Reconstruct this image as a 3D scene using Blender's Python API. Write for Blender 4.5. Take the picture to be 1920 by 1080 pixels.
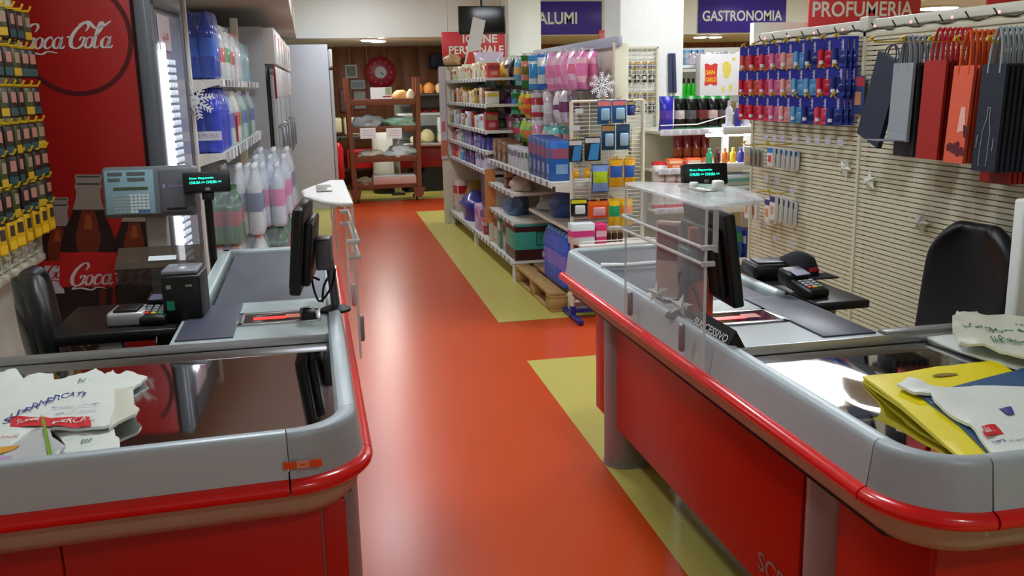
import bpy, bmesh, math, random
from mathutils import Vector, Matrix
random.seed(7)
for o in list(bpy.data.objects): bpy.data.objects.remove(o)
SC = bpy.context.scene; COL = SC.collection
PI = math.pi; R = math.radians

# ---------------------------------------------------------------- camera
F = 1750.0; PITCH = R(12.2); YAW = R(11.85); ROLL = R(1.25); HC = 1.6
fw = Vector((math.sin(YAW)*math.cos(PITCH), math.cos(YAW)*math.cos(PITCH), -math.sin(PITCH)))
r0 = Vector((math.cos(YAW), -math.sin(YAW), 0)); u0 = r0.cross(fw)
RT = r0*math.cos(ROLL) - u0*math.sin(ROLL); UP = u0*math.cos(ROLL) + r0*math.sin(ROLL)
cam = bpy.data.cameras.new('camera'); co = bpy.data.objects.new('camera', cam); COL.objects.link(co)
cam.sensor_width = 36; cam.lens = F*36/1920; cam.clip_start = 0.02; cam.clip_end = 100
m3 = Matrix((RT, UP, -fw)).transposed()
co.matrix_world = Matrix.Translation((0, 0, HC)) @ m3.to_4x4()
SC.camera = co
# ---------------------------------------------------------------- world, exposure
w = bpy.data.worlds.new('world'); SC.world = w; w.use_nodes = True
w.node_tree.nodes['Background'].inputs[0].default_value = (0.86, 0.93, 1, 1)
w.node_tree.nodes['Background'].inputs[1].default_value = 0.12
SC.view_settings.view_transform = 'Standard'; SC.view_settings.look = 'None'
SC.view_settings.exposure = 0.3; SC.view_settings.gamma = 1.0
SC.view_settings.use_curve_mapping = False

# ---------------------------------------------------------------- materials
def lin(c):
    c = c/255.0
    return c/12.92 if c <= 0.04045 else ((c+0.055)/1.055)**2.4
def L3(c): return (lin(c[0]), lin(c[1]), lin(c[2]), 1)
MC = {}
def M(name, c, rough=0.5, metal=0.0, emit=0.0, trans=0.0, ior=1.45, alpha=1.0, noise=0.06, nscale=30, bump=0.0, coat=0.0, spec=0.5, aniso=0):
    key = name
    if key in MC: return MC[key]
    m = bpy.data.materials.new(name); m.use_nodes = True
    nt = m.node_tree; b = nt.nodes['Principled BSDF']
    col = L3(c)
    b.inputs['Roughness'].default_value = rough; b.inputs['Metallic'].default_value = metal
    b.inputs['Base Color'].default_value = col
    b.inputs['IOR'].default_value = ior
    b.inputs['Transmission Weight'].default_value = trans
    b.inputs['Alpha'].default_value = alpha
    b.inputs['Coat Weight'].default_value = coat
    b.inputs['Specular IOR Level'].default_value = spec
    if emit:
        b.inputs['Emission Color'].default_value = col; b.inputs['Emission Strength'].default_value = emit
    if noise and not emit:
        tc = nt.nodes.new('ShaderNodeTexCoord'); n = nt.nodes.new('ShaderNodeTexNoise')
        n.inputs['Scale'].default_value = nscale; n.inputs['Detail'].default_value = 3
        nt.links.new(tc.outputs['Object'], n.inputs['Vector'])
        mx = nt.nodes.new('ShaderNodeMix'); mx.data_type = 'RGBA'
        mx.inputs[6].default_value = tuple(x*(1-noise) for x in col[:3])+(1,)
        mx.inputs[7].default_value = tuple(min(1, x*(1+noise)) for x in col[:3])+(1,)
        nt.links.new(n.outputs['Fac'], mx.inputs[0]); nt.links.new(mx.outputs[2], b.inputs['Base Color'])
        if bump:
            bp = nt.nodes.new('ShaderNodeBump'); bp.inputs['Strength'].default_value = bump; bp.inputs['Distance'].default_value = 0.002
            nt.links.new(n.outputs['Fac'], bp.inputs['Height']); nt.links.new(bp.outputs[0], b.inputs['Normal'])
    MC[key] = m; return m
def BAGM(c):
    return M('foil_%d_%d_%d' % tuple(c), c, 0.2, noise=0.38, nscale=26, bump=0.6, spec=0.7)
def MX(c, rough=0.4, **k):                     # a plain coloured plastic / paper found by its colour
    return M('print_%d_%d_%d_%d' % (c[0], c[1], c[2], int(rough*100)), c, rough, **k)

WHITE = M('white_paint', (232, 234, 230), 0.45)
CEIL = M('ceiling_paint', (214, 212, 206), 0.7)
CREAM = M('cream_metal', (216, 212, 188), 0.4)
SHELFW = M('shelf_white', (228, 228, 220), 0.35)
GREY = M('grey_aluminium', (182, 194, 199), 0.38, 0.2, nscale=400, noise=0.04)
GREYD = M('grey_corner_plastic', (166, 176, 181), 0.42, 0.1)
SCAN = M('scanner_plate_grey', (176, 190, 190), 0.35, 0.1)
BELT = M('belt_rubber', (84, 88, 96), 0.5, 0.0, nscale=300)
REDP = M('red_laminate', (186, 22, 8), 0.35, nscale=6, noise=0.03)
REDB = M('red_bumper', (224, 26, 24), 0.22, coat=0.3)
TAN = M('beige_underside', (176, 156, 134), 0.5)
BLACK = M('black_plastic', (14, 14, 16), 0.38)
DARK = M('dark_plastic', (34, 35, 38), 0.45)
MIRR = M('polished_steel', (205, 205, 208), 0.045, 1.0, noise=0.02)
STEEL = M('brushed_steel', (190, 190, 192), 0.28, 1.0)
CHROME = M('chrome', (225, 225, 228), 0.1, 1.0)
ACRYL = M('clear_acrylic', (226, 236, 236), 0.03, 0, alpha=0.13, noise=0, spec=0.6)
ACRE = M('acrylic_edge', (226, 236, 236), 0.1, 0, alpha=0.65, noise=0, spec=0.8)
FILM = M('clear_film', (235, 245, 252), 0.08, 0, alpha=0.2, noise=0, spec=0.8)
YEL = M('yellow_hook', (214, 178, 34), 0.4)
NAVY = M('navy_paper', (34, 44, 62), 0.6)
WOOD = M('pallet_wood', (176, 138, 84), 0.75, nscale=14, noise=0.25)
BROWN = M('rack_wood', (120, 64, 38), 0.5, nscale=20, noise=0.2)

# ---------------------------------------------------------------- mesh builder
class MB:
    def __init__(s): s.bm = bmesh.new()
    def _new(s, before, m, sm):
        for f in s.bm.faces:
            if f.index == -1 or f not in before: pass
    def faces(s, vs, fs, m=0, sm=False):
        v = [s.bm.verts.new(p) for p in vs]; out = []
        for f in fs:
            try:
                g = s.bm.faces.new([v[i] for i in f]); g.material_index = m; g.smooth = sm; out.append(g)
            except ValueError: pass
        return v, out
    def box(s, c, d, m=0, bev=0.0, rot=None, seg=2):
        x, y, z = d[0]/2, d[1]/2, d[2]/2
        pts = [Vector((a, b, e)) for a in (-x, x) for b in (-y, y) for e in (-z, z)]
        if rot:
            mt = rot if isinstance(rot, Matrix) else Matrix.Rotation(rot, 3, 'Z')
            pts = [mt @ p for p in pts]
        pts = [p+Vector(c) for p in pts]
        v, f = s.faces(pts, [(0, 1, 3, 2), (4, 6, 7, 5), (0, 4, 5, 1), (2, 3, 7, 6), (0, 2, 6, 4), (1, 5, 7, 3)], m)
        if bev > 0:
            es = list({e for g in f for e in g.edges})
            r = bmesh.ops.bevel(s.bm, geom=es, offset=min(bev, min(d)*0.45), segments=seg, affect='EDGES', profile=0.5)
            for g in r['faces']: g.material_index = m; g.smooth = True
        return s
    def prism(s, pts, axis, a, b, m=0, sm=False):
        """pts: 2D outline; axis 'x','y','z' is the extrusion axis between a and b"""
        def mk(p, t):
            return {'x': (t, p[0], p[1]), 'y': (p[0], t, p[1]), 'z': (p[0], p[1], t)}[axis]
        n = len(pts)
        vs = [mk(p, a) for p in pts]+[mk(p, b) for p in pts]
        fs = [tuple(range(n))[::-1], tuple(range(n, 2*n))]
        v, f = s.faces(vs, fs, m)
        for i in range(n):
            j = (i+1) % n
            g = s.bm.faces.new((v[i], v[j], v[n+j], v[n+i])); g.material_index = m; g.smooth = sm
        return s
    def tube(s, path, r, m=0, seg=8, cap=True, closed=False):
        P = [Vector(p) for p in path]; n = len(P); rings = []
        prev = None
        for i, p in enumerate(P):
            a = P[(i-1) % n] if (i or closed) else p; b = P[(i+1) % n] if (i < n-1 or closed) else p
            t = (b-a).normalized() if (b-a).length > 1e-9 else Vector((0, 0, 1))
            if prev is None:
                ref = Vector((0, 0, 1)) if abs(t.z) < 0.9 else Vector((1, 0, 0))
                nn = t.cross(ref).normalized()
            else:
                nn = (prev - t*prev.dot(t))
                nn = nn.normalized() if nn.length > 1e-6 else t.orthogonal().normalized()
            prev = nn; bb = t.cross(nn)
            rr = r[i] if isinstance(r, (list, tuple)) else r
            rings.append([s.bm.verts.new(p+(nn*math.cos(q)+bb*math.sin(q))*rr) for q in [2*PI*k/seg for k in range(seg)]])
        rng = n if closed else n-1
        for i in range(rng):
            A, B = rings[i], rings[(i+1) % n]
            for k in range(seg):
                g = s.bm.faces.new((A[k], A[(k+1) % seg], B[(k+1) % seg], B[k])); g.material_index = m; g.smooth = True
        if cap and not closed:
            for g_ in (rings[0][::-1], rings[-1]):
                g = s.bm.faces.new(g_); g.material_index = m
        return s
    def lathe(s, prof, c=(0, 0, 0), m=0, seg=16, mats=None, sq=None):
        rings = []
        for (r, z) in prof:
            rings.append([s.bm.verts.new((c[0]+r*math.cos(2*PI*k/seg)*(sq[0] if sq else 1), c[1]+r*math.sin(2*PI*k/seg)*(sq[1] if sq else 1), c[2]+z)) for k in range(seg)])
        for i in range(len(prof)-1):
            for k in range(seg):
                g = s.bm.faces.new((rings[i][k], rings[i][(k+1) % seg], rings[i+1][(k+1) % seg], rings[i+1][k]))
                g.material_index = mats[i] if mats else m; g.smooth = True
        for q, rr in ((0, rings[0][::-1]), (-1, rings[-1])):
            g = s.bm.faces.new(rr); g.material_index = (mats[q] if mats else m)
        return s
    def sweep(s, path, prof, m=0, closed_prof=False, sm=True, caps=False):
        """path: 2D points; prof: (outward offset, z). outward = right of travel"""
        n = len(path); rings = []
        for i, p in enumerate(path):
            a = path[max(i-1, 0)]; b = path[min(i+1, n-1)]
            def nrm(u, v):
                d = Vector((v[0]-u[0], v[1]-u[1])); d.normalize(); return Vector((d.y, -d.x))
            if i == 0: N = nrm(p, b); k = 1
            elif i == n-1: N = nrm(a, p); k = 1
            else:
                n1, n2 = nrm(a, p), nrm(p, b); N = (n1+n2).normalized(); k = 1/max(0.3, N.dot(n1))
            rings.append([s.bm.verts.new((p[0]+N.x*d*k, p[1]+N.y*d*k, z)) for d, z in prof])
        q = len(prof)
        for i in range(n-1):
            for j in range(q if closed_prof else q-1):
                jj = (j+1) % q
                g = s.bm.faces.new((rings[i][j], rings[i+1][j], rings[i+1][jj], rings[i][jj])); g.material_index = m; g.smooth = sm
        if caps:
            for rr in (rings[0], rings[-1][::-1]):
                g = s.bm.faces.new(rr); g.material_index = m
        return s
    def pillow(s, w, h, t, mats=(0,), nx=6, nz=9, c=(0, 0, 0), bands=None, taper=0.0, seed=0, crimp=0.012):
        """a filled bag hanging in the XZ plane, its top edge at z=0, facing -y"""
        rnd = random.Random(seed); front = []; back = []
        for j in range(nz+1):
            v = j/nz; prof = max(0.0, math.sin(PI*min(1, max(0, (v*h-crimp)/(h-2*crimp)))))**0.6 if 0 < v < 1 else 0
            f = []; b = []
            for i in range(nx+1):
                u = -1+2*i/nx
                ww = w*(1-taper*(1-v)*0.6)*(1-0.10*prof)
                th = t*0.5*prof*max(0, 1-u*u)**0.5*(0.9+0.2*rnd.random())
                x = c[0]+u*ww/2; z = c[2]-v*h+rnd.uniform(-1, 1)*0.002*(0 < j < nz)
                f.append(s.bm.verts.new((x, c[1]-th, z))); b.append(s.bm.verts.new((x, c[1]+th+0.0006, z)))
            front.append(f); back.append(b)
        for j in range(nz):
            mi = 0
            if bands:
                for lim, k in bands:
                    if (j+0.5)/nz <= lim: mi = k; break
            for i in range(nx):
                g = s.bm.faces.new((front[j][i], front[j+1][i], front[j+1][i+1], front[j][i+1])); g.material_index = mi; g.smooth = True
                g = s.bm.faces.new((back[j][i], back[j][i+1], back[j+1][i+1], back[j+1][i])); g.material_index = mi; g.smooth = True
            for i in (0, nx):
                g = s.bm.faces.new((front[j][i], back[j][i], back[j+1][i], front[j+1][i])); g.material_index = mi; g.smooth = True
        for j in (0, nz):
            for i in range(nx):
                g = s.bm.faces.new((front[j][i], front[j][i+1], back[j][i+1], back[j][i]))
        return s
    def xf(s, mt):
        bmesh.ops.transform(s.bm, matrix=mt, verts=s.bm.verts); return s
    def build(s, name, mats, parent=None, loc=(0, 0, 0), rot=(0, 0, 0)):
        bmesh.ops.recalc_face_normals(s.bm, faces=s.bm.faces)
        me = bpy.data.meshes.new(name); s.bm.to_mesh(me); s.bm.free()
        if not isinstance(mats, (list, tuple)): mats = [mats]
        for m in mats: me.materials.append(m)
        me.set_sharp_from_angle(angle=R(48))
        o = bpy.data.objects.new(name, me); COL.objects.link(o)
        if parent is not None: o.parent = parent
        o.location = loc; o.rotation_euler = rot
        return o
def short(s):
    w_ = s.split()
    for k in ('the', 'The', 'of', 'a', 'its'):
        while len(w_) > 16 and k in w_: w_.remove(k)
    if len(w_) > 16: print('LONG', len(w_), s)
    return ' '.join(w_)
def tag(o, label, cat, group=None, kind=None):
    o['label'] = short(label); o['category'] = cat
    if group: o['group'] = group
    if kind: o['kind'] = kind
    return o
def thing(name, label, cat, loc=(0, 0, 0), rz=0.0, group=None, rot=None):
    o = bpy.data.objects.new(name, None); o.empty_display_size = 0.05; COL.objects.link(o)
    o.location = loc; o.rotation_euler = rot if rot else (0, 0, rz)
    return tag(o, label, cat, group)
KIDS = {}
def kids(o):
    return [c for c in bpy.data.objects if c.parent == o]
def dup(root, loc, label, rz=None, rot=None, group=None, ch=None):
    r = root.copy(); COL.objects.link(r); r.location = loc
    if rz is not None: r.rotation_euler = (0, 0, rz)
    if rot is not None: r.rotation_euler = rot
    r['label'] = short(label)
    if group: r['group'] = group
    for c in (ch if ch is not None else kids(root)):
        d = c.copy(); COL.objects.link(d); d.parent = r
        for g in kids(c) if ch is None else []:
            e = g.copy(); COL.objects.link(e); e.parent = d
    return r
def struct(name, mb, m):
    o = mb.build(name, m); o['kind'] = 'structure'; return o
ORD = ['first', 'second', 'third', 'fourth', 'fifth', 'sixth', 'seventh', 'eighth', 'ninth', 'tenth', 'eleventh', 'twelfth', 'thirteenth', 'fourteenth', 'fifteenth', 'sixteenth', 'seventeenth', 'eighteenth', 'nineteenth', 'twentieth', 'twenty-first', 'twenty-second', 'twenty-third', 'twenty-fourth', 'twenty-fifth', 'twenty-sixth', 'twenty-seventh', 'twenty-eighth']
# text as real geometry, cached by string: unit height letters, origin at left baseline, in the XZ plane facing -y
TXT = {}
def text_mesh(sx, bold=0.0):
    k = (sx, bold)
    if k in TXT: return TXT[k]
    cu = bpy.data.curves.new('lettering', 'FONT'); cu.body = sx; cu.size = 1.0; cu.extrude = 0.0; cu.resolution_u = 3; cu.offset = bold
    o = bpy.data.objects.new('lettering', cu); COL.objects.link(o)
    dg = bpy.context.evaluated_depsgraph_get(); ev = o.evaluated_get(dg)
    me = bpy.data.meshes.new_from_object(ev); bpy.data.objects.remove(o)
    xs = [v.co.x for v in me.vertices]; ys = [v.co.y for v in me.vertices]
    x0, x1, y0, y1 = min(xs), max(xs), min(ys), max(ys)
    vs = [((v.co.x-x0)/(x1-x0), (v.co.y-y0)/(y1-y0)) for v in me.vertices]
    fs = [tuple(p.vertices) for p in me.polygons]
    bpy.data.meshes.remove(me)
    TXT[k] = (vs, fs); return TXT[k]
def put_text(mb, sx, o, u, v, w, h, m=0, bold=0.0):
    """adds lettering to a mesh: o origin (lower left), u/v unit vectors, w/h total size"""
    vs, fs = text_mesh(sx, bold); o = Vector(o); u = Vector(u); v = Vector(v)
    mb.faces([o+u*(a*w)+v*(b*h) for a, b in vs], fs, m); return mb
def cat(pts, k=6):
    out = []
    P = [pts[0]]+list(pts)+[pts[-1]]
    for i in range(1, len(P)-2):
        p0, p1, p2, p3 = [Vector(q) for q in P[i-1:i+3]]
        for j in range(k):
            t = j/k
            out.append(0.5*((2*p1)+(-p0+p2)*t+(2*p0-5*p1+4*p2-p3)*t*t+(-p0+3*p1-3*p2+p3)*t**3))
    out.append(Vector(P[-2])); return out
def pen(mb, pts, wmax, wmin, mapf, m=0, k=6):
    """calligraphic stroke: thick on the down strokes, thin across"""
    c = cat([(p[0], p[1], 0) for p in pts], k); n = len(c); Lf = []
    for i, p in enumerate(c):
        t = (c[min(i+1, n-1)]-c[max(i-1, 0)]); t.normalize()
        wd = (wmin+(wmax-wmin)*abs(t.y)**1.3)*min(1, 0.35+3*min(i, n-1-i)/n)
        nn = Vector((-t.y, t.x, 0))*wd/2
        Lf.append((mapf(p+nn), mapf(p-nn)))
    for i in range(n-1):
        a, b = Lf[i], Lf[i+1]
        mb.faces([a[0], a[1], b[1], b[0]], [(0, 1, 2, 3)], m)
def script_cola(mb, o, u, v, sc, m=0, full=True, clip=None):
    o = Vector(o); u = Vector(u); v = Vector(v)
    def mf(x0):
        return lambda p: o+u*((x0+p.x+p.y*0.28)*sc)+v*(p.y*sc)
    Cc = [(1.35, 1.45), (1.55, 1.85), (1.35, 2.15), (0.95, 2.05), (0.45, 1.5), (0.2, 0.8), (0.35, 0.15), (0.85, -0.02), (1.3, 0.3), (1.4, 0.8), (1.1, 0.95), (0.95, 0.65)]
    oo = [(0.42, 1.0), (0.12, 0.7), (0.1, 0.25), (0.38, 0.0), (0.68, 0.28), (0.7, 0.75), (0.42, 1.0)]
    cc = [(0.72, 0.78), (0.48, 1.0), (0.14, 0.65), (0.12, 0.22), (0.4, 0.0), (0.75, 0.25)]
    aa = [(0.78, 1.02), (0.7, 0.5), (0.66, 0.12), (0.9, 0.0), (1.1, 0.22)]
    ll = [(0.0, 0.9), (0.4, 1.5), (0.5, 2.1), (0.3, 2.2), (0.12, 1.4), (0.05, 0.3), (0.25, 0.0), (0.5, 0.2)]
    W, T = 0.30, 0.09
    x = 0
    for word in range(2):
        if full or word == 1 or True:
            pen(mb, Cc, 0.36, 0.1, mf(x), m); x += 1.42
            pen(mb, oo, W, T, mf(x), m); x += 0.82
            if word == 0:
                pen(mb, cc, W, T, mf(x), m); x += 0.78
                pen(mb, oo, W, T, mf(x), m); pen(mb, aa, W, T, mf(x), m); x += 1.0
                pen(mb, [(0.12, 0.95), (0.3, 1.0), (0.5, 0.92)], .2, .14, mf(x), m); x += 0.35
            else:
                pen(mb, ll, W, T, mf(x), m); x += 0.62
                pen(mb, oo, W, T, mf(x), m); pen(mb, aa, W, T, mf(x), m); x += 0.9
    pen(mb, [(0.9, -0.02), (0.4, -0.35), (1.2, -0.3), (2.2, -0.5), (2.7, -0.28), (3.6, -0.42)], 0.3, 0.12, mf(0), m)
    pen(mb, [(1.1, 2.05), (1.9, 2.3), (2.6, 1.75), (3.3, 1.9), (3.9, 2.35)], 0.3, 0.14, mf(3.9), m)

# ================================================================ STRUCTURE
ORANGE = M('orange_vinyl', (202, 74, 26), 0.27, nscale=2.5, noise=0.05)
YELF = M('yellow_vinyl', (196, 186, 96), 0.34, nscale=3, noise=0.05)
b = MB()
b.faces([(-1.5, -2, 0), (10.5, -2, 0), (10.5, 16.4, 0), (-1.5, 16.4, 0)], [(0, 1, 2, 3)], 0)
def yel(pts): b.faces([(p[0], p[1], 0.0015) for p in pts], [tuple(range(len(pts)))], 1)
yel([(1.193, 6.16), (9.5, 6.14), (9.5, 12.31), (1.305, 12.31)])
yel([(1.06, -1.5), (9.5, -1.5), (9.5, 5.18), (1.173, 5.205)])
yel([(-1.3, 4.6), (-0.02, 4.6), (0.26, 13.75), (-1.3, 13.75)])
yel([(-1.3, 13.75), (9.5, 13.65), (9.5, 16.3), (-1.3, 16.3)])
struct('floor', b, [ORANGE, YELF])
b = MB(); b.box((4.5, 7.2, 3.05), (12.2, 18.6, 0.1)); struct('ceiling', b, CEIL)
PALE = M('pale_green_wall', (206, 208, 192), 0.6)
b = MB(); b.box((-1.4, 7.2, 1.5), (0.2, 18.6, 3.0)); struct('wall_left', b, PALE)
b = MB(); b.box((4.5, -2.05, 1.5), (12, 0.1, 3)); struct('wall_front', b, WHITE)
b = MB(); b.box((10.55, 7.2, 1.5), (0.1, 18.6, 3)); struct('wall_right', b, WHITE)
# wood panelled back wall with vertical boards
WP = M('wood_panelling', (124, 74, 44), 0.5, nscale=9, noise=0.3)
b = MB()
x = -1.3
while x < 10.4:
    b.box((x+0.145, 16.35, 1.5), (0.284, 0.06, 3.0), 0, 0.006, seg=1); x += 0.29
struct('wall_back', b, WP)
# bulkhead over the bakery aisle and the lower ceiling behind it
b = MB(); b.box((3.6, 14.95, 2.65), (9.9, 2.9, 0.7), 0, 0.0); struct('trim_1', b, WHITE)
# soffit over the fridges on the left
b = MB(); b.box((-0.72, 9.0, 2.66), (1.15, 9.0, 0.72)); b.box((-0.125, 9.0, 2.45), (0.05, 9.0, 0.3)); struct('trim_2', b, M('soffit_paint', (200, 192, 180), 0.6))
b = MB(); b.box((9.3, 12.2, 2.8), (2.3, 2.4, 0.4)); struct('trim_3', b, CEIL)
# columns
b = MB(); b.box((2.875, 12.75, 1.5), (0.44, 0.5, 3.0), 0, 0.01); struct('wall_column', b, WHITE)
b = MB(); b.box((2.63, 7.26, 1.5), (0.52, 0.4, 3.0), 0, 0.01); struct('wall_column', b, WHITE)
b = MB(); b.box((2.45, 2.59, 0.605), (0.46, 0.05, 1.21), 0, 0.01); struct('wall_low', b, WHITE)
# ceiling lights
LAMP = M('lamp_diffuser', (240, 248, 255), 0.5, emit=48)
def lamp(x, y, z, r, lab, em=None, sx=1.0):
    t = thing('ceiling_light', lab, 'light', (x, y, z))
    b = MB(); b.lathe([(r*1.15, -0.02), (r*1.15, 0), (r*0.9, 0)], seg=32); b.build('housing', WHITE, t)
    b = MB(); b.lathe([(r*0.3, -0.035), (r*0.8, -0.032), (r, -0.02), (r, -0.015)], seg=32); b.build('diffuser', em or LAMP, t)
    return t
def basis(o):
    return Matrix.Translation(o.location) @ o.rotation_euler.to_matrix().to_4x4()
def wmat(o):
    return (wmat(o.parent) @ basis(o)) if o.parent else basis(o)
def wb(mb, name, mats, parent):
    """build from world coordinates under a parent"""
    mb.xf(wmat(parent).inverted()); return mb.build(name, mats, parent)
LAMPS = [(0.75, 12.3, 3.0, .2, 'round ceiling light just before the bulkhead over the rack aisle'),
         (0.55, 9.0, 3.0, .22, 'round ceiling light over the middle of the orange aisle'),
         (0.65, 5.6, 3.0, .22, 'round ceiling light over the aisle crossing'),
         (0.9, 2.9, 3.0, .2, 'round ceiling light above the gap between the checkouts'),
         (3.7, 8.6, 3.0, .25, 'round ceiling light above the brightly lit shelves'),
         (3.2, 5.7, 3.0, .5, 'wide round ceiling light beyond the wire grid partition'),
         (3.4, 11.0, 3.0, .22, 'round ceiling light before the blue signs'),
         (6.5, 8.5, 3.0, .25, 'round ceiling light far over on the right'),
         (6.5, 11.8, 3.0, .25, 'round ceiling light right before the blue sign with eleven letters'),
         (1.2, -0.6, 3.0, .2, 'round ceiling light behind the viewer near the front wall')]
LAMPB = M('lamp_diffuser_wide', (244, 248, 255), 0.5, emit=19); LAMPS2 = M('lamp_diffuser_small', (255, 250, 240), 0.5, emit=110)
LAMPS.append((-0.35, 3.3, 3.0, .2, 'round ceiling light added to brighten the left cashier place'))  # extra lamp, added only to lift the brightness at the near left
for (x, y, z, r_, lb) in LAMPS: lamp(x, y, z, r_, lb, LAMPB if r_ > .4 else None)
for x_, y_ in ((1.05, 14.1), (0.90, 13.8)): 
    t = lamp(x_, y_, 2.297, 0.11, ('right' if x_ > 1 else 'left')+' one of the two small lights under the low ceiling in front of the wood wall', LAMPS2)
for x_, y_ in ((6.0, 14.0), (6.25, 14.0)):
    lamp(x_, y_, 2.297, 0.1, ('right' if x_ > 6.1 else 'left')+' one of the two small spotlights under the white bulkhead right of the column')
lamp(9.1, 12.6, 2.597, 0.28, 'wide round ceiling light showing above the wire wall beside the red PROFUMERIA sign')
# ================================================================ CHECKOUT COUNTERS
def arc(cx, cy, r, a0, a1, n=8):
    return [(cx+r*math.cos(a0+(a1-a0)*i/n), cy+r*math.sin(a0+(a1-a0)*i/n)) for i in range(n+1)]
def counter(s, X0, yn, yp, ys, yf, recess, label, slant, posts):
    t = thing('checkout_counter', label, 'checkout counter', (X0, yn, 0))
    def W(u, y): return (X0+s*u, y)
    RN, RF = 0.15, 0.08; UE = 0.49; UP_ = 1.06
    far = [(UE, yf)]; cf = arc(RF, yf-RF, RF, PI/2, PI, 6)
    side = [(0, yf-RF), (0, (yf+yn)/2), (0, yn+RN)]; cn = arc(RN, yn+RN, RN, PI, PI*1.5, 10)
    near = [(RN, yn), (UP_, yn-slant)]
    def conv(pts):
        q = [W(*p) for p in pts]
        return q if s > 0 else q[::-1]
    rim = [(-0.045, 0.80), (-0.045, 0.885), (-0.038, 0.897), (-0.010, 0.901), (-0.002, 0.895), (0.001, 0.885), (0.004, 0.86), (0.012, 0.802), (0.0, 0.80)]
    bump = [(0.008+0.026*math.cos(a), 0.784+0.019*math.sin(a)) for a in [PI/2-PI*i/8 for i in range(9)]]+[(0.0, 0.765), (0.0, 0.803)]
    under = [(0.004, 0.765), (-0.004, 0.728), (-0.022, 0.706), (-0.10, 0.700), (-0.10, 0.765)]
    def seg(name, pts, prof, m, k=1.0):
        b = MB(); b.sweep(conv(pts), prof, 0, True, True, True); return wb(b, name, m, t)
    G = 0.0015
    seg('side_rim', far+cf+[(0, yf-RF-.001), (0, yn+RN+G)], rim, GREY)
    seg('corner_rim', [(0, yn+RN-G)]+cn[1:-1]+[(RN-G, yn)], rim, GREYD)
    seg('front_rim', [(RN+G, yn), (UP_, yn-slant)], rim, GREY)
    seg('side_bumper', [(0, yf-0.03), (0, yn+RN+G)], bump, REDB)
    seg('corner_bumper', [(0, yn+RN-G)]+cn[1:-1]+[(RN-G, yn)], bump, REDB)
    seg('front_bumper', [(RN+G, yn), (UP_, yn-slant)], bump, REDB)
    seg('skirt', [(0, yf-0.06), (0, yn+RN)]+cn[1:-1]+[(RN, yn), (UP_, yn-slant)], under, TAN)
    # deck under everything
    b = MB(); out = [(0.02, yf-0.06), (UE-0.01, yf-0.06), (UE-0.01, yp+0.02), (UP_-0.01, yp+0.02), (UP_-0.01, yn-slant+0.05), (0.1, yn+0.05), (0.02, yn+0.13)]
    b.prism([W(*p) for p in out], 'z', 0.70, 0.785)
    wb(b, 'deck', DARK, t)
    # belt
    b = MB(); b.box((X0+s*(0.045+0.4)/2+s*0.0, (ys+yf-0.05)/2, 0.862), (0.40, yf-0.05-ys, 0.05), 0, 0.004)
    wb(b, 'conveyor_belt', BELT, t)
    b = MB()
    b.box((X0+s*0.466, (ys+yf)/2, 0.868), (0.046, yf-ys, 0.066), 0, 0.008)
    b.box((X0+s*0.27, yf-0.025, 0.868), (0.43, 0.048, 0.066), 0, 0.008)
    wb(b, 'belt_frame', SCAN, t)
    # scanner plate, dark pad and scanner window
    b = MB(); o2 = [(0.045, yp), (0.445, yp), (0.445, ys-0.003), (0.045, ys-0.003)]
    b.prism([W(*p) for p in o2], 'z', 0.83, 0.888)
    o2 = [(0.32, yp), (0.50, yp), (0.50, ys-0.003), (0.32, ys-0.003)]
    b.prism([W(*p) for p in o2], 'z', 0.83, 0.8875)
    sp = wb(b, 'scanner_plate', SCAN, t)
    b = MB(); b.box((X0+s*0.405, (yp+ys)/2, 0.890), (0.165, ys-yp-0.05, 0.006), 0, 0.001); wb(b, 'dark_pad', M('dark_pad', (74, 76, 92), 0.4), t)
    wx = X0+s*0.195; wy = yp+0.24 if s < 0 else yp+0.30
    b = MB()
    for (dx, dy, sx_, sy_) in ((0, .07, .25, .02), (0, -.07, .25, .02), (.12, 0, .02, .16), (-.12, 0, .02, .16)):
        b.box((wx+dx, wy+dy, 0.8905), (sx_, sy_, 0.006), 0, 0.001)
    fr = wb(b, 'scanner_frame', STEEL, t)
    b = MB(); b.box((wx, wy, 0.8885), (0.22, 0.12, 0.004)); wb(b, 'scanner_glass', M('scanner_dark_glass', (60, 34, 34), 0.06), t)
    b = MB(); b.box((wx-0.03, wy, 0.891), (0.10, 0.035, 0.001)); b.box((wx+0.045, wy+.01, 0.891), (0.05, 0.045, 0.001), 1)
    wb(b, 'scan_light', [M('scan_red_light', (220, 50, 44), 0.3, emit=0.8), M('scan_orange_light', (200, 110, 90), 0.3, emit=0.3)], t)
    # polished steel packing surface, falling slightly towards the shopper
    b = MB(); nx, ny = 28, 24; g = []
    for j in range(ny+1):
        row = []
        for i in range(nx+1):
            u = 0.043+(UP_-0.06-0.043)*i/nx; y = (yn+0.042)+(yp-0.012-yn-0.042)*j/ny
            if u < 0.15: y = max(y, yn+0.15-math.sqrt(max(0, 0.11**2-(0.15-u)**2)) if u > 0.04 else y)
            dy = yp-0.012-y
            if s < 0: z = 0.8610-0.078*dy
            else:
                wl = min(1, max(0, (0.30-u)/0.08)); z = 0.8610-0.020*dy-wl*(0.066*min(dy, 0.36)-0.08*max(0, min(dy-0.40, 0.297)))
            row.append(b.bm.verts.new((X0+s*u, y, z)))
        g.append(row)
    for j in range(ny):
        for i in range(nx):
            f = b.bm.faces.new((g[j][i], g[j][i+1], g[j+1][i+1], g[j+1][i])); f.smooth = True
    wb(b, 'packing_surface', MIRR, t)
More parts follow.
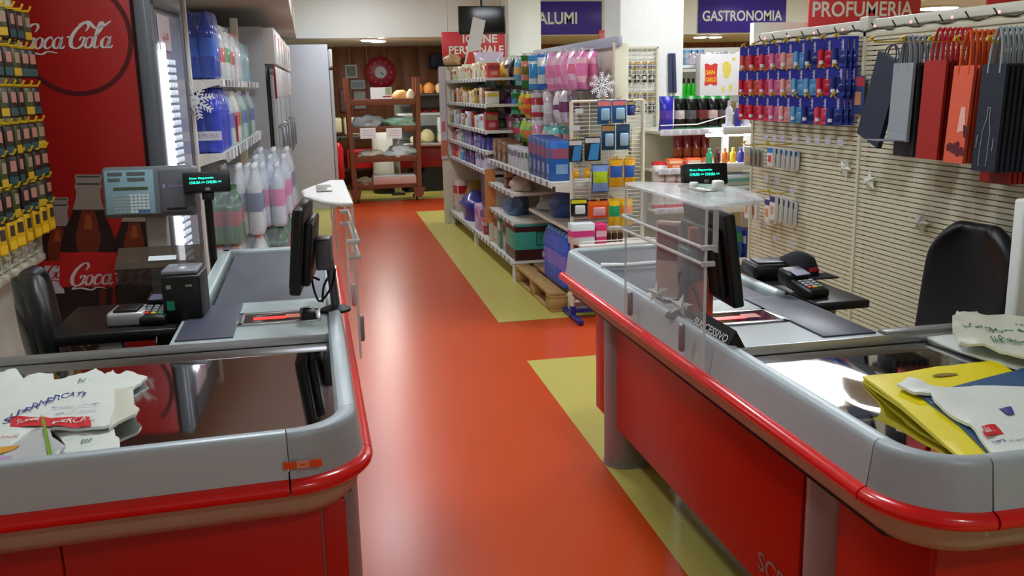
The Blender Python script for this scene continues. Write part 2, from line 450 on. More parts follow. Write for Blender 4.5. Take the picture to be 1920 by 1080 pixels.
    b = MB(); b.box((X0+s*(0.045+UP_)/2, yp-0.004, 0.874), (UP_-0.06, 0.006, 0.03), 0, 0.001); wb(b, 'surface_upstand', STEEL, t)
    if s < 0:
        b = MB(); b.box((X0+s*(0.52+UP_)/2, yp+0.012, 0.850), (UP_-0.5, 0.018, 0.05), 0, 0.004); wb(b, 'back_rail', M('rail_slate', (96, 106, 112), 0.3), t)
    else:
        b = MB(); b.box((X0+s*(0.52+UP_)/2, yp+0.03, 0.868), (UP_-0.5, 0.05, 0.05), 0, 0.006); wb(b, 'back_rail', M('grey_pvc', (120, 122, 120), 0.3, alpha=0.9), t)
    # body
    rc = recess
    for (ya, yb) in posts['panels']:
        b = MB(); b.box((X0+s*(rc+0.03), (ya+yb)/2, 0.445), (0.02, yb-ya, 0.51), 0, 0.003); wb(b, 'side_panel', REDP, t)
    for yc in posts['posts']:
        b = MB(); o2 = [W(rc+p[0], p[1]) for p in arc(0.075, yc, 0.08, PI*1.5, PI*0.5, 12)]+[W(rc+0.3, yc+0.08), W(rc+0.3, yc-0.08)]
        b.prism(o2, 'z', 0.012, 0.71, 0, True)
        o3 = [W(rc+p[0], p[1]) for p in arc(0.075, yc, 0.084, PI*1.5, PI*0.5, 12)]+[W(rc+0.305, yc+0.084), W(rc+0.305, yc-0.084)]
        b.prism(o3, 'z', 0.0, 0.014, 0, True)
        p = wb(b, 'post', M('post_grey', (150, 150, 152), 0.4, 0.3), t)
        b = MB()
        for z in (0.62, 0.59, 0.30, 0.27): b.box((X0+s*(rc+0.06), yc-0.079, z), (0.008, 0.006, 0.008))
        wb(b, 'screw', BLACK, p)
    fy = yn-slant*0.5+0.10
    x0, x1 = 0.04 if s < 0 else 0.16, UP_-0.01
    for (ua, ub) in posts['front']:
        b = MB(); b.box((X0+s*(ua+ub)/2, fy, 0.38), (ub-ua-0.004, 0.02, 0.66), 0, 0.003); wb(b, 'front_panel', REDP, t)
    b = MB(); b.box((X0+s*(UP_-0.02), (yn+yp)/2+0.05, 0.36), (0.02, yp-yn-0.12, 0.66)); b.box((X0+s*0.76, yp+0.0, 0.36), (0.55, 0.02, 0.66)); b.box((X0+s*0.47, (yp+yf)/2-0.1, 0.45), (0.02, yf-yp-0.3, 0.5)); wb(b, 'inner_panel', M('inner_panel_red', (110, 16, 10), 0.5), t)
    return t
cR = counter(1, 1.055, 1.41, 2.28, 2.83, 3.90, 0.10, 'red and grey checkout counter on the right with clear screen and paper bags on its steel top', 0.0,
     {'panels': [(2.03, 3.53), (1.52, 1.86), (3.70, 3.82)], 'posts': [3.61, 1.945], 'front': [(0.115, 0.62), (0.62, 1.05)]})
cL = counter(-1, 0.06, 1.905, 2.765, 3.27, 4.37, 0.0, 'red and grey checkout counter on the left with carrier bags heaped on its steel top', 0.05,
     {'panels': [(2.7, 4.0)], 'posts': [2.45, 4.1], 'front': [(0.035, 0.09), (0.09, 0.63), (0.63, 1.05)]})
# marks on the counters
ORG = M('orange_sticker', (232, 84, 30), 0.4)
b = MB()
for i, x in enumerate((-0.087, -0.060, -0.033)):
    b.box((x, 1.8905, 0.834), (0.0255, 0.002, 0.016), 1 if i == 1 else 0)
    b.box((x, 1.8892, 0.834), (0.012, 0.001, 0.003 if i == 1 else 0.006), 0 if i == 1 else 0)
put_text(b, 'system', (-0.072, 1.889, 0.818), (1, 0, 0), (0, 0, 1), 0.024, 0.004, 0)
wb(b, 'maker_sticker', [ORG, M('orange_faded', (226, 150, 120), 0.4)], cL)
b = MB(); put_text(b, 'SCS', (1.1735, 2.25, 0.235), (0, -1, 0), (0, 0, 1), 0.15, 0.06, 0, 0.02)
wb(b, 'logo_lettering', M('logo_grey', (150, 120, 120), 0.4), cR)
b = MB(); b.tube([(1.053, 1.62, 0.842), (1.0505, 1.62, 0.842)], 0.0035, 0); wb(b, 'plug_hole', BLACK, cR)

# ---- clear screens with their top shelf
def screen(s, xg, y0, y1, zt, label, topmat, tipx):
    t = thing('acrylic_screen', label, 'screen', (xg, (y0+y1)/2, 0.80))
    b = MB(); b.box((xg, (y0+y1)/2, (0.815+zt)/2), (0.006, y1-y0, zt-0.815), 0, 0.0); wb(b, 'pane', ACRYL, t)
    for yy in (y0-.0015, y1+.0015):
        b = MB(); b.box((xg, yy, (0.815+zt)/2), (0.007, 0.003, zt-0.815), 0, 0.0); wb(b, 'pane_edge', ACRE, t)
    b = MB(); xx = tipx
    out = [(xg-0.004*s, y0-0.005), (xg-0.004*s, y1+0.005), (xg+s*0.05, y1+0.005), (xx-s*0.03, (y0+y1)/2+0.16), (xx, (y0+y1)/2+0.05), (xx-s*0.01, (y0+y1)/2-0.10), (xx-s*0.06, y0+0.08), (xg+s*0.03, y0-0.005)]
    b.prism(out, 'z', zt, zt+0.014, 0); p = wb(b, 'top_shelf', topmat, t)
    mod = p.modifiers.new('bevel', 'BEVEL'); mod.width = 0.006; mod.segments = 2; mod.limit_method = 'ANGLE'
    b = MB(); cxx = (xg+xx)/2; b.box((cxx, (y0+y1)/2+0.05, zt+0.0165), (0.05, 0.20, 0.004), 0, 0.02); wb(b, 'shelf_recess', M('recess_grey', (150, 146, 140), 0.2), t)
    for zz in (zt-0.10, zt-0.145):
        b = MB(); b.tube([(xg-s*0.012, y0-0.01, zz), (xg-s*0.012, y1, zz)], 0.005, 0)
        for yy in (y0-0.008, y1): b.tube([(xg-s*0.016, yy-0.004, zz), (xg+s*0.02, yy-0.004, zz)], 0.008, 0)
        wb(b, 'rod', M('clear_rod', (232, 234, 232), 0.1, trans=0.5, noise=0), t)
    for yy in (y0+0.13, y1-0.08):
        b = MB(); b.box((xg-s*0.012, yy, 0.875), (0.018, 0.022, 0.085), 0, 0.008, seg=3); wb(b, 'clamp', M('clamp_grey', (158, 150, 152), 0.35, 0.4), t)
    for yy in (y0+0.05, y1-0.05):
        b = MB(); b.box((xg+s*0.05, yy, zt-0.06), (0.004, 0.03, 0.13)); wb(b, 'hanger', M('frosted_plastic', (220, 224, 224), 0.3, trans=0.5, noise=0), t)
    return t
sR = screen(1, 1.030, 2.335, 3.0, 1.262, 'clear acrylic screen clamped to the rim of the right checkout counter', M('clear_shelf', (240, 244, 244), 0.12, alpha=0.45, noise=0, spec=0.9), 1.30)
sL = screen(-1, 0.105, 2.72, 3.42, 1.27, "clear acrylic screen with white top shelf on the left checkout counter", M("white_gloss", (236, 234, 232), 0.2), -0.04)
# ================================================================ rays for placing things on real planes
def ray(px, py): return fw + RT*((px-960)/F) - UP*((py-540)/F)
C0 = Vector((0, 0, HC))
def onz(px, py, z): d = ray(px, py); return C0+d*((z-HC)/d.z)
def onx(px, py, x): d = ray(px, py); return C0+d*(x/d.x)
def ony(px, py, y): d = ray(px, py); return C0+d*(y/d.y)
from mathutils import noise as NZ
def sheet(outline, z0, amp, sc, thick, seed, extra=None, cuts=2):
    """a limp folded bag lying down: height field over a 2D outline"""
    thick = min(thick, 0.007)
    b = MB(); v = [b.bm.verts.new((p[0], p[1], 0)) for p in outline]
    f = b.bm.faces.new(v)
    def h(x, y):
        q = z0+amp*(0.5+0.5*NZ.noise(Vector((x*sc, y*sc, seed*3.1))))+amp*0.5*abs(NZ.noise(Vector((x*sc*2.7, y*sc*2.7, seed*1.7))))
        return q+(extra(x, y) if extra else 0)
    bmesh.ops.triangulate(b.bm, faces=[f])
    for _ in range(cuts):
        bmesh.ops.subdivide_edges(b.bm, edges=[e for e in b.bm.edges if e.calc_length() > 0.012], cuts=1, use_grid_fill=True)
        bmesh.ops.triangulate(b.bm, faces=b.bm.faces[:])
        bmesh.ops.beautify_fill(b.bm, faces=b.bm.faces[:], edges=[e for e in b.bm.edges if not e.is_boundary])
    for q in b.bm.verts: q.co.z = h(q.co.x, q.co.y)-(0.4*thick if q.is_boundary else 0)
    for g in b.bm.faces:
        g.smooth = True
        if g.normal.z < 0: g.normal_flip()
    r = bmesh.ops.extrude_face_region(b.bm, geom=b.bm.faces[:])
    for q in [e for e in r['geom'] if isinstance(e, bmesh.types.BMVert)]: q.co.z -= thick
    return b, h
def text_on(mb, h, sx, o, u, v, w, hh, m=0, lift=0.0025, bold=0.0):
    n0 = len(mb.bm.verts)
    u = Vector((u[0], u[1], 0)).normalized(); v = Vector((v[0], v[1], 0)).normalized()
    vs, fs = text_mesh(sx, bold)
    P = []
    for a, b_ in vs:
        p = Vector((o[0], o[1], 0))+u*(a*w)+v*(b_*hh); P.append((p.x, p.y, h(p.x, p.y)+lift))
    mb.faces(P, fs, m)
def quad_on(mb, h, pts, m=0, lift=0.002, n=6):
    a, b_, c, d = [Vector((p[0], p[1], 0)) for p in pts]
    for i in range(n):
        t0, t1 = i/n, (i+1)/n
        q = [a.lerp(b_, t0), a.lerp(b_, t1), d.lerp(c, t1), d.lerp(c, t0)]
        mb.faces([(p.x, p.y, h(p.x, p.y)+lift) for p in q], [(0, 1, 2, 3)], m)
def opx(pts, z): return [onz(p[0], p[1], z) for p in pts]

# ---------------------------------------------------------------- carrier bags on the left counter
BAGW = M('white_bag_film', (222, 228, 222), 0.35, nscale=60, spec=0.4)
BAGC = M('cream_bag_film', (206, 208, 190), 0.35)
zL = 0.872
def bagthing(name, label, outline_px, z, amp, sc, thick, seed, mats, marks=None, cat_='bag', extra=None, group=None):
    pts = opx(outline_px, z)
    if pts[0].x < 0.3:
        z -= 0.006; pts = opx(outline_px, z); z0_ = z; extra = lambda x, y: -0.078*max(0, 2.753-y)+0.010; pts = [onz(q[0], q[1], z+extra(0, p.y)) for q, p in zip(outline_px, pts)]
    if pts[0].x > 0.9:
        z -= 0.004; extra = lambda x, y: -0.020*max(0, 2.268-y)-0.002
    cx = sum(p.x for p in pts)/len(pts); cy = sum(p.y for p in pts)/len(pts)
    t = thing(name, label, cat_, (cx, cy, z-thick), group=group)
    b, h = sheet([(p.x, p.y) for p in pts], z, amp, sc, thick, seed, extra)
    body = wb(b, 'folded_film', mats, t)
    if marks: marks(t, h)
    return t, h
def m_back(t, h):
    b = MB(); 
    p = onz(145, 716, .866); text_on(b, h, 'bio', (p.x, p.y), (1, 0), (0, 1), 0.03, 0.03)
    wb(b, 'green_print', M('green_print', (60, 120, 90), 0.5), t)
ZSL = lambda y: -0.052*max(0, 2.753-y)+0.012
bagthing('carrier_bag', 'white plastic carrier bag crumpled at the back of the heap on the left counter, pointing at the screen',
         [(0, 700), (30, 693), (44, 712), (58, 704), (100, 703), (102, 716), (122, 712), (150, 704), (180, 692), (196, 704), (212, 696), (222, 706), (242, 700), (277, 712), (250, 732), (252, 770), (120, 800), (0, 800)], 0.868, 0.012, 22, 0.014, 1, BAGW, m_back)
def m_main(t, h):
    b = MB(); z = 0.852
    wds = 'SUPERMERCATI'
    for i, chs in enumerate(wds):
        f_ = i/11; px = 5+f_*150; py = 802-44*math.sin(f_*PI*0.52)
        p = onz(px, py, z); text_on(b, h, chs, (p.x, p.y), (1, 0.12*(1-f_)), (-0.1*(1-f_), 1), 0.005 if chs == 'I' else 0.017, 0.03)
    wb(b, 'blue_lettering', M('ink_blue', (40, 44, 130), 0.5), t)
    for (sx, px, py, ww) in (('specialisti', 98, 778, .05), ('della spesa', 104, 786, .045), ('fresco ogni', 146, 775, .05), ('giorno', 150, 784, .035)):
        b = MB(); p = onz(px, py, z); text_on(b, h, sx, (p.x, p.y), (1, 0), (0, 1), ww, 0.011); wb(b, 'small_lettering', M('ink_blue', (40, 44, 130), 0.5), t)
    b = MB(); pts = opx([(20, 806), (172, 803), (170, 789), (22, 792)], z); quad_on(b, h, pts, 0, 0.002, 12)
    pts = opx([(0, 826), (22, 826), (22, 816), (0, 816)], z)
    wb(b, 'red_banner', M('ink_red', (206, 30, 40), 0.5), t)
    b = MB(); p = onz(98, 802, z); text_on(b, h, 'MERCATI', (p.x, p.y), (1, 0.02), (0, 1), 0.092, 0.022, lift=0.004, bold=0.01)
    p = onz(30, 803, z); text_on(b, h, 'SUPER', (p.x, p.y), (1, 0.02), (0, 1), 0.05, 0.02, lift=0.004)
    wb(b, 'white_lettering', BAGW, t)
    b = MB(); p = onz(2, 824, z); text_on(b, h, 'orario', (p.x, p.y), (1, 0.02), (0, 1), 0.035, 0.014)
    wb(b, 'red_lettering', M('ink_red', (206, 30, 40), 0.5), t)
bagthing('carrier_bag', 'white carrier bag printed with blue SUPERMERCATI lettering over a red band, on top of the heap',
         [(0, 740), (40, 722), (110, 730), (214, 722), (216, 770), (206, 806), (190, 812), (120, 812), (60, 818), (20, 850), (0, 852)], 0.888, 0.012, 20, 0.018, 2, BAGW, m_main)
bagthing('carrier_bag', 'off-white bag corner folded under the right side of the printed bag, facing the dark steel',
         [(206, 735), (250, 728), (252, 765), (262, 773), (256, 784), (222, 800), (205, 812), (196, 790)], 0.880, 0.01, 26, 0.022, 3, BAGC)
def m_low(t, h):
    b = MB(); p = onz(150, 830, 0.838); text_on(b, h, 'eco', (p.x, p.y), (1, 0), (0, 1), 0.022, 0.022)
    wb(b, 'green_print', M('green_print', (60, 120, 90), 0.5), t)
bagthing('carrier_bag', 'white paper-like bag with square corner lying at the front rim, lowest right of the heap',
         [(88, 798), (150, 808), (215, 812), (218, 828), (225, 832), (226, 852), (160, 860), (112, 866), (124, 845), (114, 830)], 0.872, 0.01, 24, 0.018, 4, BAGW, m_low)
def m_cat(t, h):
    b = MB()
    quad_on(b, h, opx([(0, 850), (26, 842), (38, 834), (0, 838)], .85), 0, 0.002)
    wb(b, 'orange_stripe', M('ink_ochre', (206, 150, 40), 0.5), t)
    b = MB(); quad_on(b, h, opx([(0, 868), (14, 868), (22, 852), (0, 854)], .85), 0, 0.002)
    wb(b, 'lilac_patch', M('ink_lilac', (176, 150, 190), 0.5), t)
    b = MB(); quad_on(b, h, opx([(92, 862), (98, 850), (86, 800), (78, 788)], .85), 0, 0.003, 8)
    wb(b, 'green_leaf', M('leaf_green', (120, 160, 30), 0.5), t)
    b = MB(); quad_on(b, h, opx([(98, 861), (112, 853), (124, 846), (108, 850)], .85), 0, 0.003)
    wb(b, 'red_tip', M('ink_red', (206, 30, 40), 0.5), t)
bagthing('shopping_bag', 'colourful printed bag with green leaf edge in front left corner of the left counter',
         [(0, 838), (42, 828), (62, 800), (80, 786), (88, 800), (100, 828), (124, 846), (110, 862), (84, 868), (30, 876), (0, 880)], 0.889, 0.008, 18, 0.02, 5, M('grey_lilac_film', (188, 190, 190), 0.35), m_cat)

# ---------------------------------------------------------------- bags on the right counter
def stackbags(n, pts, z0, lab):
    for k in range(n):
        q = [(x+random.uniform(-3, 3)+k*2, y+random.uniform(-2, 2)-k*2) for x, y in pts]
        bagthing('carrier_bag', lab[k], q, z0+0.010*k, 0.003, 10, 0.006, 30+k, BAGW)
stackbags(3, [(1730, 612), (1790, 606), (1990, 604), (1990, 690), (1905, 686), (1800, 655), (1733, 632)], 0.862,
          ['lowest white bag in the pile at the back corner of the right counter', 'middle white bag in the pile at the back corner of the right counter', 'topmost flat white bag under the rolled green and cream bag'])
GP = M('green_print', (60, 120, 90), 0.5)
def m_roll(t, h):
    for i, (px, py, sx, ww) in enumerate(((1808, 624, 'bio', .05), (1848, 632, 'naturale', .10), (1862, 650, 'mercato', .08), (1895, 622, 'verde', .07))):
        b = MB(); p = onz(px, py, 0.90); text_on(b, h, sx, (p.x, p.y), (1, -0.35), (0.35, 1), ww, 0.035, bold=.01); wb(b, 'green_lettering', GP, t)
bagthing('carrier_bag', 'cream carrier bag with green print bunched up on the white bags behind the yellow bag',
         [(1785, 600), (1796, 590), (1832, 587), (1850, 594), (1990, 600), (1990, 668), (1920, 670), (1860, 652), (1800, 642), (1786, 628)], 0.905, 0.026, 20, 0.018, 9, BAGC, m_roll)
YB = M('yellow_bag', (232, 214, 10), 0.45, nscale=80)
def m_y(t, h):
    b = MB(); c = onz(1768, 702, 0.875)
    pts = [(c.x+0.030*math.cos(a)*(1.4 if math.cos(a) > 0 else 1), c.y+0.010*math.sin(a)) for a in [2*PI*i/14 for i in range(14)]]
    b.faces([(x, y, h(x, y)+0.003) for x, y in pts], [tuple(range(14))]); wb(b, 'handle_slot', M('slot_shade', (130, 110, 20), 0.6), t)
for k in range(2):
    bagthing('carrier_bag', ['lower of the two yellow carrier bags on the right counter', 'upper yellow carrier bag with an oval handle slot on the right counter'][k],
         [(1618, 696+8*(1-k)), (1700, 690), (1755, 680), (1870, 668), (1905, 690), (1900, 740), (1990, 790), (1950, 850), (1862, 858), (1826, 858), (1760, 803+4*(1-k)), (1690, 745+6*(1-k))], 0.868+0.012*k, 0.004, 9, 0.007, 40+k, YB, m_y if k else None)
bagthing('carrier_bag', 'blue carrier bag tucked between the yellow bag and the white printed bag',
         [(1716, 722), (1780, 716), (1905, 685), (1990, 660), (1990, 860), (1883, 854), (1860, 835), (1800, 780), (1745, 742)], 0.888, 0.004, 10, 0.006, 12, M('blue_bag', (48, 84, 128), 0.45))
def m_w(t, h):
    b = MB(); z = .886
    quad_on(b, h, opx([(1847, 818), (1884, 812), (1866, 796), (1840, 801)], z), 0, 0.002)
    p = onz(1917, 796, z)
    b2 = MB(); wb(b, 'red_square', M('ink_red', (206, 30, 40), 0.5), t)
    p = onz(1850, 814, z); text_on(b2, h, 'SiX', (p.x, p.y), (1, 0.1), (0, 1), 0.022, 0.022, lift=0.004, bold=.01); wb(b2, 'white_lettering', BAGW, t)
    b = MB(); p = onz(1866, 828, z); text_on(b, h, 'UP2', (p.x, p.y), (1, 0.1), (0, 1), 0.03, 0.012, bold=.01)
    p = onz(1895, 826, z); text_on(b, h, 'di qualita', (p.x, p.y), (1, 0.1), (0, 1), 0.06, 0.008)
    wb(b, 'blue_lettering', M('ink_blue', (40, 60, 130), 0.5), t)
    b = MB(); quad_on(b, h, opx([(1888, 780), (1902, 778), (1896, 764), (1872, 767)], z), 0, 0.002)
    wb(b, 'blue_print', M('ink_blue', (40, 60, 130), 0.5), t)
bagthing('carrier_bag', 'white carrier bag with small red square mark and blue print, topmost at the front right',
         [(1683, 712), (1706, 698), (1754, 714), (1790, 716), (1830, 716), (1990, 716), (1990, 850), (1882, 852), (1856, 825), (1820, 784), (1790, 768), (1752, 742), (1746, 728), (1716, 726)], 0.896, 0.012, 12, 0.008, 14, BAGW, m_w)

# ---------------------------------------------------------------- monitors on the counters
def monitor(loc, rz, w_, h_, label, tilt, arm):
    t = thing('cash_monitor', label, 'monitor', loc, rz)
    # local: screen faces -y; centre at z = h above base
    T = Matrix.Translation((0, 0, arm)) @ Matrix.Rotation(tilt, 4, 'X')
    b = MB(); b.box((0, 0, 0), (w_, 0.035, h_), 0, 0.008); b.box((0, 0.028, -0.01), (w_*0.8, 0.03, h_*0.75), 0, 0.01); b.xf(T); b.build('casing', BLACK, t)
    b = MB(); b.box((0, -0.0185, 0.005), (w_*0.93, 0.002, h_*0.86)); b.xf(T); b.build('display_panel', M('screen_dark', (8, 10, 12), 0.08), t)
    b = MB(); b.box((0, 0.07, arm-0.03), (0.10, 0.05, 0.10), 0, 0.006); b.tube([(0, 0.085, arm-0.05), (0, 0.095, 0.02)], 0.014); b.build('arm', M('grey_bracket', (96, 100, 104), 0.35, 0.6), t)
    b = MB(); b.lathe([(0.05, 0), (0.05, 0.008), (0.02, 0.02)], (0, 0.095, 0), seg=20); b.build('foot', DARK, t)
    b = MB(); b.tube(cat([(0.02, 0.05, arm-h_/2+0.02), (0.05, 0.03, 0.12), (0.07, 0.05, 0.05), (0.03, 0.09, 0.09), (0.0, 0.10, 0.14), (-0.03, 0.06, 0.08), (-0.05, 0.05, 0.02)]), 0.004, 0, 6); b.build('cable', BLACK, t)
    return t
monitor((-0.05, 3.06, 0.889), R(-90)-R(5), 0.34, 0.27, 'black cash monitor seen edge-on behind the left screen', R(-6), 0.225)
monitor((1.185, 2.64, 0.889), R(90)-R(3), 0.36, 0.28, 'black cash monitor standing behind the right clear screen', R(-8), 0.20)
# small card terminal box and divider bar
t = thing('divider_bar', 'black three-sided customer divider bar lettered SUCCESSIVO beside the right screen', 'divider bar', (1.095, 2.30, 0.889), R(0))
b = MB(); b.prism([(-0.028, 0.0), (0.028, 0.0), (0.0, 0.050)], 'y', -0.03, 0.22); b.build('bar', BLACK, t)
b = MB(); put_text(b, 'SUCCESSIVO', (-0.0225, 0.21, 0.0125), (0, -1, 0), Vector((0.028, 0, 0.05)).normalized(), 0.225, 0.022, 0, 0.01)
b.xf(Matrix.Translation((-0.001, 0, 0.0006))); b.build('lettering', WHITE, t)
t = thing('payment_scanner', 'small black box scanner on the left grey plate beside the monitor foot', 'scanner', (-0.045, 2.98, 0.8885), 0.1)
b = MB(); b.box((0, 0, 0.014), (0.045, 0.075, 0.028), 0, 0.006); b.build('casing', BLACK, t)
b = MB(); b.box((0, 0.015, 0.0285), (0.03, 0.035, 0.002), 0, 0.001); b.build('window', M('screen_dark', (8, 10, 12), 0.08), t)
t = thing('plastic_tube', 'white plastic tube lying across the belt of the right counter', 'tube', (1.26, 3.42, 0.896), R(4))
b = MB(); b.tube([(-0.18, 0.03, 0.012), (-0.10, 0.005, 0.010), (0.06, 0, 0.010)], 0.0095, 0, 12); b.build('tube_body', WHITE, t)
b = MB(); b.tube([(0.06, 0, 0.010), (0.10, 0, 0.010)], 0.012, 0, 12); b.tube([(0.115, 0, 0.010), (0.13, 0, 0.010)], 0.010, 0, 12); b.build('end_cap', SHELFW, t)
# origami stars, cups of paper on the right counter behind the screen
def star(name, loc, r, rot, label, group=None):
    b = MB(); V = [(0, -0.2*r*2, 0), (0, 0.12*r, 0)]
    for i in range(10):
        a = PI/2+i*PI/5; q = r if i % 2 == 0 else r*0.40
        V.append((q*math.cos(a), 0, q*math.sin(a)))
    fs = []
    for i in range(10): fs += [(0, 2+i, 2+(i+1) % 10), (1, 2+(i+1) % 10, 2+i)]
    b.faces(V, fs, 0); o = b.build(name, M('paper_white', (226, 226, 218), 0.6), None, loc, rot); tag(o, label, 'star', group); return o
for k, (px, py, s_) in enumerate(((1231, 578, .040), (1275, 592, .040))):
    p = onx(px, py, 1.068)
    star('paper_star', (p.x, p.y, 0.900+s_*0.9), s_, (R(8), R(14*k), R(-14)), ['left', 'right'][k]+' of the two folded white paper stars behind the right screen')
t = thing('paper_slip', 'blue and white printed slip lying behind the paper stars on the right counter', 'paper', (1.14, 2.92, 0.893), 0.3)
b = MB(); b.box((0, 0, 0.001), (0.07, 0.13, 0.0015)); b.build('sheet', M('slip_paper', (196, 206, 210), 0.5), t)
b = MB(); b.box((0.005, 0.01, 0.0022), (0.04, 0.05, 0.0006)); b.build('blue_box', M('slip_blue', (90, 140, 190), 0.5), t)
t = thing('snack_display', 'slim cardboard sweet pocket in red and cream held behind the right screen', 'display', (1.15, 2.90, 0.89), R(-50))
b = MB(); b.box((0, 0, 0.13), (0.09, 0.03, 0.26), 0, 0.003); b.box((0, -0.001, 0.19), (0.08, 0.034, 0.12), 1, 0.003); b.build('pocket', [M('sweet_cream', (214, 176, 160), 0.4), M('sweet_red', (126, 44, 40), 0.4)], t)
t = thing('snack_display', 'tall red and orange sweet pack standing nearest the monitor behind the right screen', 'display', (1.14, 2.62, 0.89), R(-60))
b = MB(); b.box((0, 0, 0.14), (0.08, 0.03, 0.28), 0, 0.004); b.box((0, -0.001, 0.235), (0.07, 0.034, 0.09), 1, 0.01); b.build('pocket', [M('sweet_orange', (206, 106, 84), 0.4), M('sweet_red', (126, 44, 40), 0.4)], t)

# ---------------------------------------------------------------- customer displays
def cust_display(loc, rz, h_, label, glow):
    t = thing('customer_display', label, 'customer display', loc, rz); K = 1.22 if loc[2] == 0 else 1.0
    b = MB(); b.tube([(0, 0.02, 0), (0, 0.02, h_)], 0.016, 0, 12); b.box((0, 0.02, h_*0.5), (0.03, 0.02, 0.03), 0, .004); b.build('pole', BLACK, t)
    b = MB(); b.lathe([(0.06, 0), (0.06, 0.01), (0.02, 0.02)], (0, 0.02, 0), seg=20); b.build('foot', BLACK, t)
    T = Matrix.Translation((0, 0, h_+0.035)) @ Matrix.Rotation(R(-12), 4, 'X') @ Matrix.Scale(K, 4)
    b = MB(); b.box((0, 0.0, 0), (0.155, 0.04, 0.072), 0, 0.004); b.box((0, 0.01, -0.045), (0.04, 0.03, 0.03), 0, 0.004); b.xf(T); b.build('head', BLACK, t)
    b = MB()
    put_text(b, 'Gran Risparmio', (-0.058, -0.0212, 0.008), (1, 0, 0), (0, 0, 1), 0.08, 0.009, 0, 0.012)
    put_text(b, 'CHIUSA >> CHIUSA <<', (-0.058, -0.0212, -0.006), (1, 0, 0), (0, 0, 1), 0.105, 0.009, 0, 0.012)
    b.xf(T); b.build('lit_text', M('teal_glow', (30, 235, 190), 0.4, emit=2.2), t)
    b = MB(); b.box((0, -0.0212, -0.025), (0.016, 0.001, 0.01)); b.xf(T); b.build('badge', M('badge_grey', (120, 118, 110), 0.4), t)
    return t
p = ony(1320, 327, 3.0); cust_display((p.x, 3.0, 0.80), R(-4), p.z-0.80-0.035, 'black customer display with teal text on a pole beyond the right screen', 0)
p = ony(388, 342, 4.15); cust_display((p.x, 4.15, 0.0), R(8), p.z-0.035, 'black customer display with teal text on a pole at the left till', 0)

# ---------------------------------------------------------------- left till: table, printer, card readers, tinted shield
t = thing('till_table', 'black cashier table with pale grey leg behind the left counter', 'table', (-0.60, 3.18, 0))
b = MB(); b.box((-0.04, 0.02, 0.865), (0.38, 0.42, 0.035), 0, 0.006); b.build('tabletop', BLACK, t)
b = MB(); b.box((-0.055, -0.13, 0.425), (0.07, 0.05, 0.85), 0, 0.006); b.build('leg', M('pale_leg', (176, 176, 170), 0.45), t)
b = MB(); b.box((0.10, 0.1, 0.425), (0.09, 0.2, 0.85), 0, 0.006); b.build('cabinet', BLACK, t)
t = thing('receipt_printer', 'black receipt printer with green sticker on the left till table', 'printer', (-0.435, 3.14, 0.884), R(-3))
b = MB(); b.box((0.005, 0, 0.075), (0.12, 0.16, 0.15), 0, 0.008); b.build('casing', BLACK, t)
b = MB(); b.box((0.0, 0.0, 0.158), (0.11, 0.13, 0.016), 0, 0.006); b.build('lid', M('lid_grey', (130, 132, 140), 0.2), t)
b = MB(); b.box((-0.03, -0.0805, 0.055), (0.024, 0.002, 0.03)); b.build('green_sticker', M('sticker_green', (40, 150, 120), 0.5), t)
b = MB(); b.box((-0.032, -0.0805, 0.115), (0.014, 0.002, 0.012)); b.box((0.03, -0.0805, 0.118), (0.02, 0.002, 0.006)); b.build('label_strip', M('label_grey', (170, 172, 165), 0.5), t)
t = thing('cheque_reader', 'silver framed cheque reader left of the card terminal on the left till table', 'payment device', (-0.605, 3.12, 0.883), R(-4))
b = MB(); b.box((0, 0, 0.022), (0.115, 0.13, 0.044), 0, 0.01); b.build('casing', M('silver_plastic', (186, 186, 190), 0.3, 0.3), t)
b = MB(); b.xf(Matrix()); b.box((0, -0.012, 0.047), (0.075, 0.09, 0.012), 0, 0.006); b.build('dark_window', BLACK, t)
def card_terminal(loc, rz, label):
    t = thing('card_terminal', label, 'card terminal', loc, rz)
    T = Matrix.Rotation(R(14), 4, 'X')
    b = MB(); b.box((0, 0, 0.035), (0.085, 0.17, 0.04), 0, 0.012); b.box((0, 0.055, 0.05), (0.09, 0.07, 0.04), 0, 0.01); b.xf(T); b.build('casing', BLACK, t)
    b = MB(); b.box((0, 0.03, 0.0706), (0.06, 0.04, 0.002)); b.xf(T); b.build('display', M('lcd_blue', (96, 104, 132), 0.4), t)
    b = MB()
    for r_ in range(4):
        for c_ in range(3): b.box((-0.022+0.022*c_, -0.005-0.016*r_, 0.0555), (0.017, 0.011, 0.006), (1+c_) if r_ == 3 else 0, 0.002)
    b.xf(T); b.build('keys', [M('key_grey', (150, 154, 160), 0.4), M('key_red', (210, 50, 40), 0.4), M('key_yellow', (220, 180, 60), 0.4), M('key_green', (60, 170, 90), 0.4)], t)
    return t
card_terminal((-0.515, 3.13, 0.878), R(-8), 'black card terminal with blue display on the left till table')
t = thing('tinted_shield', 'smoky tinted plastic shield with a paper strip over the left card reader', 'shield', (-0.55, 3.34, 0.884))
b = MB(); b.box((0, 0.02, 0.075), (0.26, 0.004, 0.15), 0, 0.0); b.box((0.02, -0.01, 0.17), (0.28, 0.12, 0.004), 0, 0.0, rot=Matrix.Rotation(R(28), 3, 'X')); b.build('plastic_sheet', M('smoke_plastic', (70, 60, 52), 0.12, alpha=0.72), t)
b = MB(); b.box((0.03, -0.02, 0.164), (0.09, 0.025, 0.003), 0, 0, rot=Matrix.Rotation(R(28), 3, 'X')); b.xf(Matrix.Translation((0, -0.004, 0.004))); b.build('paper_strip', M('slip_paper', (196, 206, 210), 0.5), t)
